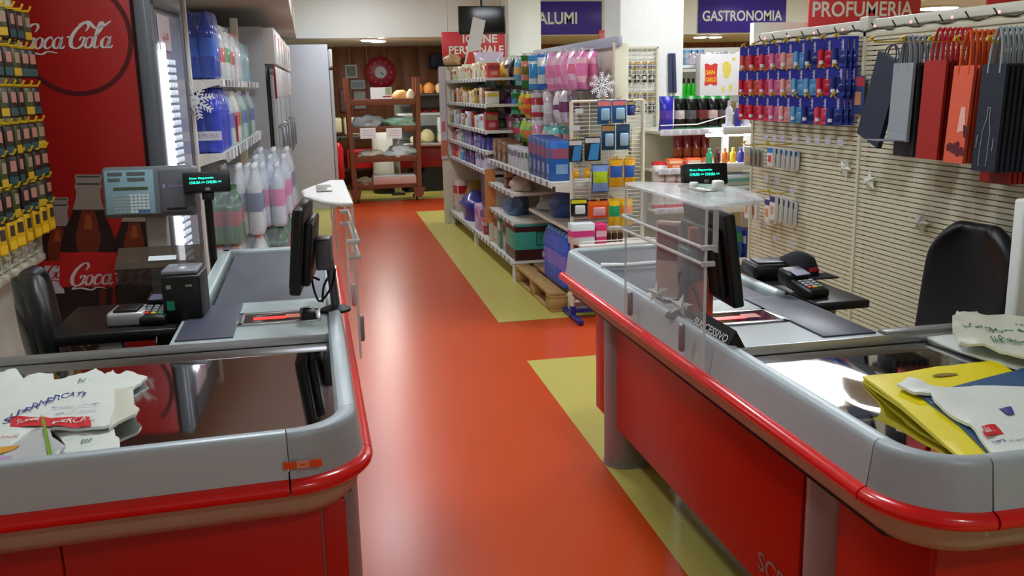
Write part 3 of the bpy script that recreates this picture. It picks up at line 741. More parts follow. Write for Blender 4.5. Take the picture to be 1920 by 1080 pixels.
# keys hanging
t = thing('key_bunch', 'bunch of small keys hanging at the front of the black printer table', 'keys', (-0.505, 2.955, 0.80))
b = MB(); b.tube([(0, 0.012, 0.065), (0, -0.004, 0.05), (0, 0, 0.02)], 0.0025, 0, 6); b.box((0.0, 0, 0.0), (0.012, 0.003, 0.04), 0, 0.003); b.box((0.008, 0.002, 0.005), (0.010, 0.003, 0.035), 0, 0.003); b.build('keys', CHROME, t)
# shop scale on its column
t = thing('shop_scale', 'grey shop scale with pale blue keypad on a column in front of the cooler', 'scale', (-0.70, 4.25, 0.0), R(-5))
b = MB(); b.box((0.02, 0.03, 0.55), (0.085, 0.06, 1.1), 0, 0.006); b.build('column', M('scale_column', (170, 168, 162), 0.45), t)
b = MB(); b.box((0.0, 0.03, 0.012), (0.3, 0.3, 0.024), 0, 0.01); b.build('foot', DARK, t)
T = Matrix.Translation((0.02, 0, 1.19)) @ Matrix.Rotation(R(-6), 4, 'X')
b = MB(); b.box((0, 0.0, 0), (0.38, 0.13, 0.215), 0, 0.02, seg=3); b.xf(T); hd = b.build('housing', M('scale_grey', (104, 110, 114), 0.4), t)
b = MB(); b.box((-0.075, -0.066, 0), (0.20, 0.004, 0.185), 0, 0.002); b.xf(T); b.build('keypad_panel', M('scale_blue', (134, 166, 178), 0.4), t)
b = MB(); b.box((0.115, -0.068, 0.0), (0.13, 0.01, 0.18), 0, 0.006); b.box((0.115, -0.074, -0.075), (0.08, 0.004, 0.008), 1); b.xf(T); b.build('printer_door', [M('scale_door', (96, 98, 106), 0.4), BLACK], t)
b = MB()
for (x, z, w_) in ((-0.13, .077, .06), (-0.045, .077, .075), (-0.135, .053, .05), (-0.045, .053, .07)): b.box((x, -0.0685, z), (w_, 0.002, 0.014), 0)
b.box((-0.07, -0.0685, 0.015), (0.14, 0.002, 0.012), 1); b.xf(T); b.build('readout', [M('lcd_grey', (90, 96, 96), 0.2), M('lcd_green', (66, 84, 50), 0.2)], t)
b = MB()
for r_ in range(6):
    for c_ in range(9): b.box((-0.135+0.0165*c_, -0.0685, -0.014-0.0135*r_), (0.012, 0.002, 0.010), 1 if (r_ == 5 and c_ > 5) else (2 if c_ > 3 else 0))
b.xf(T); b.build('keys', [M('key_pale', (150, 160, 160), 0.4), M('key_blue', (50, 90, 160), 0.4), M('key_white', (206, 212, 210), 0.4)], t)
b = MB(); put_text(b, 'SYSTEM', (0.085, -0.0745, 0.015), (1, 0, 0), (0, 0, 1), 0.06, 0.010, 0, 0.01); b.box((0.068, -0.0745, 0.02), (0.010, 0.001, 0.016)); b.xf(T); b.build('lettering', M('lilac_print', (150, 140, 190), 0.4), t)
# cashier chairs
def chair(loc, rz, label, sc=1.0):
    t = thing('office_chair', label, 'chair', loc, rz)
    # faces +x locally
    b = MB(); n = 12; g = []
    for j in range(n+1):
        v = j/n; row = []
        half = 0.21*(0.62+0.38*math.sin(PI*(0.12+0.62*v)))
        if v > 0.72: half *= math.sqrt(max(0.02, 1-((v-0.72)/0.28)**2*0.85))
        for i in range(9):
            u = -1+i/4; yy = u*half; zz = 0.50+0.56*v; xx = -0.22-0.10*v+0.05*u*u-0.03*math.sin(PI*v)
            row.append((xx, yy, zz))
        g.append(row)
    vs = [p for r_ in g for p in r_]; fs = []
    for j in range(n):
        for i in range(8): fs.append((j*9+i, j*9+i+1, (j+1)*9+i+1, (j+1)*9+i))
    b.faces(vs, fs, 0, True)
    o = b.build('backrest', M('black_leather', (20, 20, 24), 0.42), t); md = o.modifiers.new('s', 'SOLIDIFY'); md.thickness = 0.06; md.offset = 0
    md = o.modifiers.new('b', 'SUBSURF'); md.levels = 1; md.render_levels = 2
    b = MB()
    for j in range(n+1):
        pass
    vs = [(p[0]-0.045, p[1]*0.86, p[2]*0.98+0.0) for p in vs]; b.faces(vs, fs, 0, True)
    o = b.build('back_shell', M('black_shell', (26, 26, 26), 0.3), t); md = o.modifiers.new('s', 'SOLIDIFY'); md.thickness = 0.02
    b = MB(); b.box((0, 0, 0.48), (0.44, 0.44, 0.09), 0, 0.04, seg=3); b.build('seat', M('black_leather', (20, 20, 24), 0.42), t)
    b = MB(); b.tube([(0, 0, 0.10), (0, 0, 0.44)], 0.03); b.build('column', DARK, t)
    b = MB()
    for k in range(5):
        a = 2*PI*k/5; b.tube([(0, 0, 0.10), (0.27*math.cos(a), 0.27*math.sin(a), 0.055)], 0.02, 0, 6)
        b.tube([(0.27*math.cos(a)-0.012, 0.27*math.sin(a), 0.028), (0.27*math.cos(a)+0.012, 0.27*math.sin(a), 0.028)], 0.028, 0, 10)
    b.build('star_base', DARK, t)
    b = MB(); b.tube([(-0.10, 0, 0.46), (-0.26, 0, 0.47), (-0.30, 0, 0.62)], 0.02); b.build('back_bracket', DARK, t)
    return t
chair((2.13, 2.97, 0), R(190), 'black high-backed office chair behind the right checkout counter', 1)
chair((-0.60, 3.24, 0), R(12), 'black office chair seen from its side behind the left counter', 1)
# right till: black table, terminal, cap
t = thing('till_table', 'dark cashier table jutting out behind the right counter belt', 'table', (1.67, 2.92, 0))
b = MB(); b.box((0.0, 0.02, 0.875), (0.19, 0.52, 0.028), 0, 0.006); b.build('tabletop', M('table_dark', (40, 38, 38), 0.4), t)
b = MB(); b.box((0.03, 0.05, 0.43), (0.06, 0.3, 0.86), 0, 0.006); b.build('support', M('pale_leg', (176, 176, 170), 0.45), t)
card_terminal((1.60, 2.83, 0.884), R(12), 'black card terminal on the dark table behind the right belt')
t = thing('cash_keyboard', 'black till keyboard at the far end of the right cashier table', 'keyboard', (1.63, 3.12, 0.889), R(-8))
b = MB(); b.box((0, 0, 0.03), (0.17, 0.16, 0.06), 0, 0.015); b.box((0, -0.01, 0.062), (0.13, 0.1, 0.008), 0, 0.003); b.build('casing', BLACK, t)
t = thing('cap', 'dark cap with small red lettering lying on the right cashier table', 'cap', (1.72, 3.08, 0.889), R(0))
b = MB(); b.lathe([(0.075, 0), (0.078, 0.03), (0.06, 0.075), (0.02, 0.095), (0.005, 0.097)], (0, 0, 0), seg=20); b.box((0.05, -0.06, 0.012), (0.12, 0.09, 0.006), 0, 0.003); b.build('crown', M('cap_cloth', (18, 20, 32), 0.8), t)
b = MB(); b.box((0.025, -0.072, 0.04), (0.04, 0.004, 0.014), 0, 0, rot=Matrix.Rotation(0.3, 3, 'Z')); b.build('red_mark', M('ink_red', (206, 30, 40), 0.5), t)
for k, (px, py) in enumerate(((1346, 352), (1301, 346))):
    p = onz(px, py, 1.285); t = thing('plastic_tub', ['square white plastic tub standing on the near end of the right screen shelf', 'small round white tub at the far side of the right screen shelf'][k], 'tub', (p.x, p.y, 1.2765+.0)); b = MB()
    if k == 0: b.box((0, 0, .016), (.03, .035, .03), 0, .006)
    else: b.lathe([(.014, .001), (.014, .014), (.012, .016)], seg=14)
    b.build('tub_body', WHITE, t)
# ================================================================ RIGHT WIRE WALL
XG = 2.50; Y0, Y1 = 2.85, 5.05
b = MB(); b.box((XG+0.06, (Y0+Y1)/2-0.1, 0.92), (0.04, Y1-Y0+0.2, 1.84)); struct('wall_partition', b, M('cream_backing', (206, 200, 168), 0.6))
t = thing('wire_grid_wall', 'long cream wire grid wall with yellow hooks beside the right checkout', 'wire grid', (XG, (Y0+Y1)/2, 0.0))
b = MB(); z = 0.12
while z < 1.785:
    b.box((XG, (Y0+Y1)/2, z), (0.004, Y1-Y0, 0.0165)); z += 0.0215
y = Y0+0.06; k = 0
while y < Y1:
    b.box((XG+0.005, y, 0.96), (0.005, 0.006, 1.70))
    b.box((XG+0.005, y+0.018, 0.96), (0.004, 0.004, 1.70)); y += 0.125
wb(b, 'wire_mesh', CREAM, t)
b = MB()
for yy in (Y0+0.012, (Y0+Y1)/2, Y1-0.012): b.box((XG, yy, 0.93), (0.02, 0.02, 1.78))
b.box((XG, (Y0+Y1)/2, 1.795), (0.02, Y1-Y0, 0.025), 0, 0.004); b.box((XG, (Y0+Y1)/2, 0.10), (0.02, Y1-Y0, 0.03))
wb(b, 'frame', CREAM, t)
b = MB(); b.box((XG+0.05, (Y0+Y1)/2, 1.842), (0.05, Y1-Y0, 0.04), 0, 0.006); b.box((XG+0.03, 3.98, 1.845), (0.06, 0.07, 0.06), 0, 0.006); wb(b, 'top_channel', M('channel_cream', (222, 222, 208), 0.4), t)
b = MB()
for yy in (3.83, 3.84): pass
b.box((XG+0.012, 3.90, 0.95), (0.006, 0.014, 1.7)); wb(b, 'joint_gap', BLACK, t)
gridR = t
def hook(parent, x, y, z, L, s=-1):
    b = MB(); b.tube([(x, y, z), (x+s*L, y, z-0.002), (x+s*(L+0.012), y, z+0.014)], 0.0035, 0, 6); b.tube([(x+s*L, y, z+0.02), (x+s*(L+0.02), y, z+0.014), (x+s*(L+0.025), y, z+0.002)], 0.0045, 0, 6)
    return wb(b, 'hook', YEL, parent)
# lip balm cards
BLUC = MX((34, 38, 150), 0.35); CW_ = MX((230, 230, 235), 0.4)
def balm_proto(nm, tube, lower):
    t = thing('lip_balm', 'x', 'lip balm', (0, 0, 0), 0, 'carded lip balms on the yellow hooks')
    b = MB(); o = arc(-0.022, -0.006, .006, PI/2, PI, 4)[::-1]
    b.box((0, 0, -0.067), (0.0018, 0.072, 0.134), 0, 0.0); b.box((-0.0003, 0.0, -0.096), (0.002, 0.0722, 0.078), 1)
    b.build('card', [BLUC, lower], t)
    b = MB(); b.tube([(-0.009, 0.016, -0.115), (-0.009, 0.016, -0.052)], 0.010, 0, 10); b.tube([(-0.009, 0.016, -0.120), (-0.009, 0.016, -0.104)], 0.0104, 1, 10); b.build('stick', [tube, CW_], t)
    b = MB(); b.lathe([(0.018, 0), (0.020, 0.003), (0.012, 0.006)], seg=14); b.xf(Matrix.Translation((-0.001, -0.014, -0.100)) @ Matrix.Rotation(-PI/2, 4, 'Y')); b.build('flavour_disc', tube, t)
    b = MB(); put_text(b, 'Labello', (-0.0014, -0.020, -0.062), (0, 0, 1), (0, 1, 0), 0.048, 0.012, 0, 0.02)
    b.xf(Matrix()); b.build('lettering', CW_, t)
    return t
cols = {'red': ((196, 30, 60), (214, 40, 70)), 'pink': ((220, 110, 160), (226, 120, 160)), 'orange': ((216, 80, 70), (224, 90, 80)), 'peach': ((232, 170, 160), (230, 150, 150)), 'light blue': ((100, 170, 215), (90, 150, 210)), 'dark blue': ((30, 44, 120), (40, 60, 150)), 'rose': ((210, 60, 90), (226, 80, 110))}
protos = {k: balm_proto(k, MX(v[0], 0.25), MX(v[1], 0.35)) for k, v in cols.items()}
usedp = set(); protoch = {k: kids(v) for k, v in protos.items()}
seqs = [['orange', 'red', 'rose', 'pink', 'peach', 'light blue', 'dark blue', 'red', 'dark blue'], ['red', 'orange', 'rose', 'pink', 'peach', 'light blue', 'light blue', 'red', 'dark blue'], ['red', 'red', 'rose', 'pink', 'peach', 'light blue', 'dark blue', 'rose', 'dark blue']]
rown = ['top', 'middle', 'bottom']; zrow = [1.79, 1.66, 1.525]
for r_ in range(3):
    for c_ in range(9):
        yy = 4.93-0.118*c_; kind = seqs[r_][c_]
        hook(gridR, XG-0.002, yy, zrow[r_]-0.008, 0.115)
        nn = 3 if c_ % 3 else 4
        for q in range(nn):
            xx = XG-0.115+0.03*q+random.uniform(-.004, .004)
            lab = '%s lip balm card, %s on %s hook from far end, %s row' % (kind, ('frontmost', 'second back', 'third back', 'rearmost')[q if q < 3 else 3], ORD[c_], rown[r_])
            loc = (xx, yy+random.uniform(-.006, .006), zrow[r_]-0.0); rz = R(42)+random.uniform(-.1, .1)
            if kind not in usedp:
                usedp.add(kind); p = protos[kind]; p.location = loc; p.rotation_euler = (0, 0, rz); p['label'] = short(lab)
            else: dup(protos[kind], loc, lab, rz, ch=protoch[kind])
# price tickets on clear holders
tk = None
def ticket(loc, lab, rz=0):
    global tk
    if tk is None:
        tk = thing('price_ticket', lab, 'price ticket', loc, rz, 'price tickets in clear holders on the wire wall')
        b = MB(); b.box((0, 0, 0), (0.002, 0.052, 0.04)); b.build('holder', M('ticket_holder', (200, 200, 196), 0.2, alpha=0.6), tk)
        b = MB(); b.box((-0.0015, -0.003, -0.004), (0.001, 0.034, 0.024)); put_text(b, '2,15', (-0.0024, 0.009, -0.010), (0, -1, 0), (0, 0, 1), 0.022, 0.010, 1); b.build('paper', [M('ticket_paper', (206, 200, 222), 0.5), DARK], tk)
        return
    dup(tk, loc, lab, rz)
for i, px in enumerate((1436, 1452, 1467, 1490, 1515, 1532, 1552, 1576)):
    p = onx(px, 257+i*1.2, XG-0.09); ticket((XG-0.09, p.y, p.z), ORD[i]+' price ticket from the far end in the row under the lip balms')
for i, (px, py) in enumerate(((1437, 334), (1458, 338), (1485, 358), (1431, 420), (1453, 447), (1484, 456))):
    p = onx(px, py, XG-0.05); ticket((XG-0.05, p.y, p.z), ['price ticket left above the hair pin boxes', 'price ticket right above the hair pin boxes', 'lone price ticket high right of the boxes', 'price ticket nearest under the white card boxes', 'price ticket lower left on the wire wall over the cap', 'price ticket lower right on the bare wires over the card terminal'][i])
# small flat packs on the wire wall
def flatpack(name, px, py, xg, w_, h_, th, m1, m2, lab, grp=None, txt=None):
    p = onx(px, py, xg)
    t = thing(name, lab, 'pack', (xg, p.y, p.z), 0, grp)
    b = MB(); b.box((0, 0, -h_/2), (th, w_, h_), 0, 0.002); b.box((-0.0006, 0, -h_*0.16), (th, w_*0.99, h_*0.24), 1); b.build('box', [m1, m2], t)
    b = MB(); b.box((-th/2-0.0006, 0, -h_*0.6), (0.001, w_*0.55, h_*0.35)); b.build('picture', MX((214, 150, 110), 0.4) if m2 != MX((40, 130, 200), .4) else MX((200, 80, 70), .4), t)
    return t
hbW = MX((220, 220, 222), .4); hbP = MX((70, 60, 120), .4); hbB = MX((40, 130, 200), .4)
for i in range(4): flatpack('bandage_box', 1404+13*i-(i > 1)*-12, 366+3*i, XG-0.13+0.03*i, 0.055, 0.13, 0.022, hbW, hbP, '%s white and violet plaster box from the left in the lower pair of hooks' % ORD[i], 'white plaster boxes on the lower hooks')
for i in range(5): flatpack('bandage_box', 1452+9*i, 366+3*i, XG-0.13+0.028*i, 0.055, 0.13, 0.022, hbW, hbP, '%s white and violet plaster box from the left in the right hand hook stack' % ORD[i], 'white plaster boxes on the lower hooks')
for i in range(6): flatpack('bandage_box', 1447+9*i, 276+1.4*i, XG-0.14+0.024*i, 0.06, 0.10, 0.018, hbW, hbB, '%s white and blue plaster box from the left in the middle hook stack' % ORD[i], 'white and blue plaster boxes on the middle hook')
for i in range(4): flatpack('sachet', 1402+8*i, 276+1.4*i, XG-0.12+0.02*i, 0.07, 0.10, 0.006, MX((150, 160, 150), .3), MX((180, 186, 170), .3), '%s greyish green sachet from the left beside the blue plaster boxes' % ORD[i], 'grey sachets left of the plaster boxes')
for (px, py, L) in ((1400, 362, .16), (1447, 364, .16), (1447, 273, .15), (1402, 273, .15)):
    p = onx(px, py, XG-0.14); hook(gridR, XG-0.002, p.y, p.z+0.004, 0.15)
flatpack('magnet_card', 1612, 142, XG-0.03, 0.09, 0.17, 0.006, MX((60, 80, 130), .4), MX((200, 70, 80), .4), 'small red and blue picture card on the wire wall behind the leaning navy bag')
# stars on the wires
for k, (px, py, s_, rr) in enumerate(((1586, 316, .055, 20), (1632, 340, .055, -10), (1728, 418, .055, 15))):
    p = onx(px, py, XG-0.02); star('plastic_star', (XG-0.022, p.y, p.z), s_, (R(0), R(rr), R(-90)), ['white plastic star left of its two neighbours on the wire wall', 'white plastic star just below the grey paper bag on the wire wall', 'white plastic star lower right on the wires, above the office chair'][k])
# string of fairy lights along the top rail
b = MB(); pts = [(XG-0.015, 5.0-0.05*i, 1.812+0.006*math.sin(i*1.7)) for i in range(42)]; b.tube(pts, 0.0035, 0, 5)
rnd = random.Random(4)
fl = thing('fairy_lights', 'dark wired string of tiny pink fairy lights along the top rail of the wire wall', 'fairy lights', (XG, 3.9, 1.83))
wb(b, 'cable', M('dark_green_wire', (24, 30, 26), 0.5), fl)
for i in range(13):
    y = 4.95-0.155*i; b = MB(); b.tube([(XG-0.015, y, 1.815), (XG-0.02, y+0.02, 1.842)], 0.003, 0, 5); wb(b, 'lamp_holder', BLACK, fl)
for i in range(8):
    y = 4.9-0.26*i; b = MB(); b.lathe([(0.002, -0.006), (0.006, 0), (0.002, 0.007)], (XG-0.02, y, 1.826), seg=8); wb(b, 'bulb', M('pink_bulb', (255, 150, 160), 0.3, emit=1.5), fl)
# ---------------------------------------------------------------- gift bags on the wall
def giftbag(label, loc, rot, w_, h_, d_, mat, hmat, hh, graphic=None, group=None, dark=None, hw=0.5, hr=0.0028):
    t = thing('gift_bag', label, 'gift bag', loc, 0, group, rot)
    b = MB(); T_ = 0.5*d_
    b.faces([(-T_, -w_/2, 0), (-T_, w_/2, 0), (T_, w_/2, 0), (T_, -w_/2, 0), (-T_*1.1, -w_/2, -h_), (-T_*1.1, w_/2, -h_), (T_*1.1, w_/2, -h_), (T_*1.1, -w_/2, -h_)], [(0, 1, 5, 4), (1, 2, 6, 5), (2, 3, 7, 6), (3, 0, 4, 7), (4, 5, 6, 7), (0, 3, 2, 1)])
    b.box((-T_*1.12, 0, -h_*0.86), (0.001, w_*0.98, 0.002)); b.build('body', mat, t)
    b = MB()
    for s_ in (-1, 1): b.tube(cat([(s_*T_*0.8, -w_*hw*0.5, -0.03), (s_*T_*0.6, -w_*hw*0.42, hh*0.5), (s_*T_*0.3, 0, hh), (s_*T_*0.6, w_*hw*0.42, hh*0.5), (s_*T_*0.8, w_*hw*0.5, -0.03)], 5), hr, 0, 6)
    b.build('handle', hmat, t)
    if graphic: graphic(t, w_, h_, -T_*1.06-0.0012)
    return t
GREYP = MX((150, 156, 162), 0.55); REDPP = MX((168, 34, 26), 0.5); ORP = MX((226, 96, 66), 0.45); NAV = MX((30, 36, 52), 0.55)
SILC = M('silver_cord', (140, 146, 152), 0.4, 0.3); REDC = M('red_cord', (196, 28, 38), 0.5); ORC = M('orange_cord', (214, 84, 26), 0.5); GRC = M('grey_ribbon', (150, 164, 172), 0.5)
XF = 2.27
def gy(px, py, x=XF): p = onx(px, py, x); return p
# leaning navy bags
p = gy(1660, 112)
giftbag('plain dark navy gift bag hanging askew at the far end of the bag row', (XF+0.04, p.y+0.02, p.z+0.01), (R(20), 0, 0), 0.165, 0.36, 0.02, MX((40, 50, 70), .6), M('navy_cord', (50, 60, 84), .6), 0.05)
giftbag('second navy gift bag standing up behind the askew one', (XF+0.10, p.y-0.035, p.z+0.075), (R(8), 0, 0), 0.12, 0.36, 0.02, MX((36, 46, 66), .6), M('white_cord', (190, 196, 200), .6), 0.02)
def g_grey(t, w_, h_, x):
    b = MB(); b.box((x-0.055, 0.006, -h_+0.004), (0.105, w_*1.05, 0.003)); b.build('bottom_flap', MX((140, 136, 150), .5), t)
    b = MB(); 
    for (dy, dz, a, c) in ((0, 0, .034, .028),):
        b.box((x-0.05, 0, -h_+0.0008), (.034, .034, .001)); b.box((x-0.05, 0, -h_+0.0004), (.028, .028, .001), 1)
    b.build('maker_mark', [MX((210, 210, 220), .5), MX((140, 136, 150), .5)], t)
p = gy(1697, 118)
giftbag('light grey paper bottle bag with its square base folded out below', (XF, p.y, p.z), (0, R(2), 0), 0.125, 0.30, 0.012, GREYP, SILC, 0.10, g_grey, None)
for k in range(7):
    giftbag('%s charcoal gift bag behind the light grey one' % ORD[k], (XF+0.022+0.022*k, p.y-0.002*k, p.z-0.0), (0, 0, R(random.uniform(-2, 2))), 0.13, 0.36, 0.012, MX((44, 48, 54), .6), SILC, 0.10, None, 'dark bags stacked behind the grey one')
p = gy(1757, 113)
for k in range(7):
    giftbag('front red paper bottle bag with red cord handles' if k == 0 else '%s red bag behind the front one' % ORD[k], (XF+0.02*k, p.y-0.001*k, p.z), (0, R(2), 0), 0.125, 0.36, 0.012, REDPP if k < 1 else MX((140, 26, 22), .5), REDC, 0.115, None, 'red bottle bags on one hook')
def g_or(t, w_, h_, x):
    b = MB(); 
    rn = random.Random(2)
    for i in range(13):
        yy = rn.uniform(-.045, .03); zz = -h_+0.03+rn.uniform(0, .055)*(1-abs(yy)/.06); rr = rn.uniform(.008, .015)
        b.lathe([(rr, -0.0004), (rr, 0.0004)], seg=10); 
        bmv = [v for v in b.bm.verts][-20:]
        for v in bmv: v.co = Vector((x-v.co.z-0.0006*i/13, yy+v.co.x, zz+v.co.y))
    b.build('berry_print', MX((96, 26, 38), .5), t)
    b = MB(); b.faces([(x, -0.005, -h_*0.95+.09), (x, -0.045, -h_*.95+.10), (x, -0.035, -h_*0.42), (x, -0.012, -h_*0.42)], [(0, 1, 2, 3)]); b.build('pale_print', MX((240, 180, 165), .5), t)
    b = MB(); b.faces([(x-.0005, -0.06, -h_*0.62), (x-.0005, -0.035, -h_*.60), (x-.0005, -0.042, -h_*0.72), (x-.0005, -0.055, -h_*0.74)], [(0, 1, 2, 3)]); b.build('dark_print', MX((70, 30, 44), .5), t)
p = gy(1811, 123)
for k in range(6):
    giftbag('front orange bottle bag printed with dark berries and orange cords' if k == 0 else '%s orange bag behind the berry print one' % ORD[k], (XF+0.022*k, p.y-0.001*k, p.z), (0, R(3), 0), 0.105, 0.34, 0.012, ORP if k < 2 else MX((176, 60, 40), .5), ORC, 0.12, g_or if k == 0 else None, 'orange bottle bags on one hook', hr=0.0042)
def g_bt(t, w_, h_, x):
    b = MB(); r_ = 0.0013
    L = [(x, 0.006, -h_*.40), (x, 0.006, -h_*.50), (x, 0.020, -h_*.62), (x, 0.026, -h_*.90), (x, 0.022, -h_*.95)]; b.tube(L, r_, 0, 4)
    L = [(x, -0.006, -h_*.40), (x, -0.006, -h_*.50), (x, -0.016, -h_*.62), (x, -0.014, -h_*.90), (x, -0.012, -h_*.95)]; b.tube(L, r_, 0, 4)
    b.tube([(x, 0.007, -h_*.40), (x, -0.007, -h_*.40)], r_, 0, 4)
    b.tube([(x, 0.045, -h_*.78), (x, 0.043, -h_*.66)], r_, 0, 4); b.tube([(x, -0.035, -h_*.80), (x, -0.036, -h_*.68)], r_, 0, 4)
    b.build('bottle_outline', M('silver_print', (190, 194, 204), .4, .3), t)
p = gy(1868, 120)
for k in range(9):
    giftbag('front navy bottle bag with a silver drawn bottle and grey ribbon handles' if k == 0 else '%s navy bag behind the drawn bottle one' % ORD[k], (XF+0.02*k, p.y-0.001*k, p.z), (0, R(2), 0), 0.115, 0.36, 0.012, NAV, GRC, 0.12, g_bt if k == 0 else None, 'navy bottle bags on the nearest hook', hr=0.004)
for k in range(5):
    giftbag('%s dark red gift bag low behind the navy ones' % ORD[k], (XF+0.06+0.02*k, p.y+0.03, p.z-0.045), (0, 0, 0), 0.14, 0.36, 0.012, MX((150, 26, 22), .5), REDC, 0.06, None, 'dark red bags behind the navy bags')
for px in (1645, 1703, 1757, 1806, 1868):
    q = gy(px, 78); hook(gridR, XG-0.002, q.y, q.z, 0.24)

# ================================================================ LEFT GRID WALL with hook packs
XL = -1.22
t = thing('wire_grid_wall', 'cream slatted wire wall full of hanging small packs at the left edge', 'wire grid', (XL, 3.9, 0.9))
b = MB(); z = 0.93
while z < 2.3:
    b.box((XL, 3.75, z), (0.005, 1.44, 0.010)); z += 0.034
y = 3.05
while y < 4.46: b.box((XL+0.006, y, 1.61), (0.004, 0.004, 1.40)); y += 0.11
wb(b, 'wire_mesh', CREAM, t)
b = MB(); b.box((XL-0.02, 3.75, 1.60), (0.02, 1.44, 1.42)); b.box((XL, 3.75, 0.90), (0.05, 1.46, 0.03), 0, 0.004); b.box((XL, 4.47, 1.6), (0.03, 0.03, 1.42)); b.box((XL+.012, 4.34, 2.05), (0.02, 0.03, 0.32)); wb(b, 'frame', M('slat_back', (200, 200, 180), 0.5), t)
gl = t
def hp(kind):
    t = thing('small_pack', 'x', 'pack', (0, 0, 0), 0, 'small packs hanging on the left wire wall')
    body = {'dark': (34, 26, 22), 'olive': (60, 66, 30), 'yellow': (206, 160, 20)}[kind]
    b = MB(); b.box((0, 0, -0.06), (0.012, 0.052, 0.115), 0, 0.003); b.build('pouch', MX(body, .3), t)
    b = MB(); b.box((0.0065, 0.004, -0.04), (0.002, 0.03, 0.04)); b.build('face_print', MX({'dark': (170, 116, 98), 'olive': (150, 124, 104), 'yellow': (60, 50, 40)}[kind], .4), t)
    b = MB(); b.box((0.0065, 0.0, -0.095), (0.002, 0.045, 0.03)); b.build('lower_print', MX({'dark': (40, 70, 70), 'olive': (190, 150, 30), 'yellow': (226, 180, 30)}[kind], .4), t)
    return t
hps = {k: hp(k) for k in ('dark', 'olive', 'yellow')}; hpc = {k: kids(v) for k, v in hps.items()}; used2 = set()
rowsL = [(30, 1.95, 'top', 'dark'), (0, 1.80, 'second', 'dark'), (0, 1.645, 'third', 'dark'), (0, 1.50, 'fourth', 'dark'), (0, 1.385, 'fifth', 'olive'), (0, 1.26, 'sixth', 'olive'), (0, 1.15, 'lowest', 'yellow')]
for ri, (_, zz, nm, kd) in enumerate(rowsL):
    for c_ in range(8):
        yy = 4.40-0.115*c_; L_ = 0.10
        b = MB(); b.tube([(XL, yy, zz), (XL+L_, yy, zz), (XL+L_+0.01, yy, zz+0.02)], 0.005, 0, 6); wb(b, 'hook', YEL, gl)
        for q in range(2 if c_ < 6 else 1):
            k = 'yellow' if (kd == 'yellow' and c_ > 0) else ('olive' if (c_+ri) % 3 == 0 else 'dark') if kd != 'yellow' else 'yellow'
            lab = '%s small pack, %s on %s hook from far end, %s row' % (k, ('outer', 'inner')[q], ORD[c_], nm)
            loc = (XL+0.085-0.045*q, yy+random.uniform(-.008, .008), zz-0.006); rz = random.uniform(-.5, -.1)
            if k not in used2:
                used2.add(k); hps[k].location = loc; hps[k].rotation_euler = (0, 0, rz); hps[k]['label'] = short(lab)
            else: dup(hps[k], loc, lab, rz, ch=hpc[k])

# ================================================================ COOLER
cw, cd, ch_ = 0.56, 0.66, 2.12
t = thing('drinks_cooler', 'tall red drinks cooler with white script lettering and bottle picture on its side', 'cooler', (-0.745, 4.60, 0), R(-6))
b = MB(); b.box((-cw/2, cd/2, ch_/2), (cw, cd, ch_), 0, 0.008); b.build('cabinet', M('cooler_red', (150, 20, 18), 0.38, nscale=4, noise=0.05), t)
b = MB(); b.box((0.035, cd/2, ch_/2), (0.06, cd+0.006, ch_+0.01), 0, 0.012); b.box((0.062, 0.05, ch_/2), (0.03, 0.085, ch_-0.01), 0, 0.02, seg=3); b.box((0.062, cd-0.04, ch_/2), (0.03, 0.07, ch_-0.01), 0, 0.02, seg=3); b.box((0.062, cd/2, ch_-0.07), (0.03, cd-0.02, 0.13), 0, 0.012); b.build('door_frame', M('cooler_grey', (92, 96, 102), 0.35, 0.2), t)
b = MB(); b.box((-0.001, -0.002, ch_/2), (0.008, 0.006, ch_)); b.build('gasket', BLACK, t)
b = MB(); b.box((0.068, cd/2+0.01, ch_/2-0.05), (0.008, cd-0.18, ch_-0.2)); b.build('glass_door', M('lit_interior', (150, 156, 170), 0.12), t)
b = MB(); b.box((0.080, 0.155, ch_/2-0.1), (0.012, 0.06, ch_-0.38)); b.build('led_strip', M('led_white', (240, 246, 255), 0.3, emit=5), t)
b = MB(); k = 0; z = 0.2
while z < ch_-0.35:
    for q in range(3): b.box((0.080, 0.24+0.055*q, z), (0.01, 0.035, 0.024), 0, 0.004, seg=1)
    z += 0.036
b.build('led_reflection_dots', M('led_reflection_dots', (190, 200, 214), 0.2, emit=0.55), t)  # glowing dots painted in for the LED strip's beaded reflection on the door
b = MB(); b.box((0.079, 0.22, ch_-0.24), (0.006, 0.20, 0.16)); b.build('door_card', MX((206, 196, 206), .4), t)
b = MB(); script_cola(b, (0.0855, 0.16, ch_-0.27), (0, 1, 0), (0, 0, 1), 0.014, 0); b.build('door_lettering', MX((200, 60, 80), .4), t)
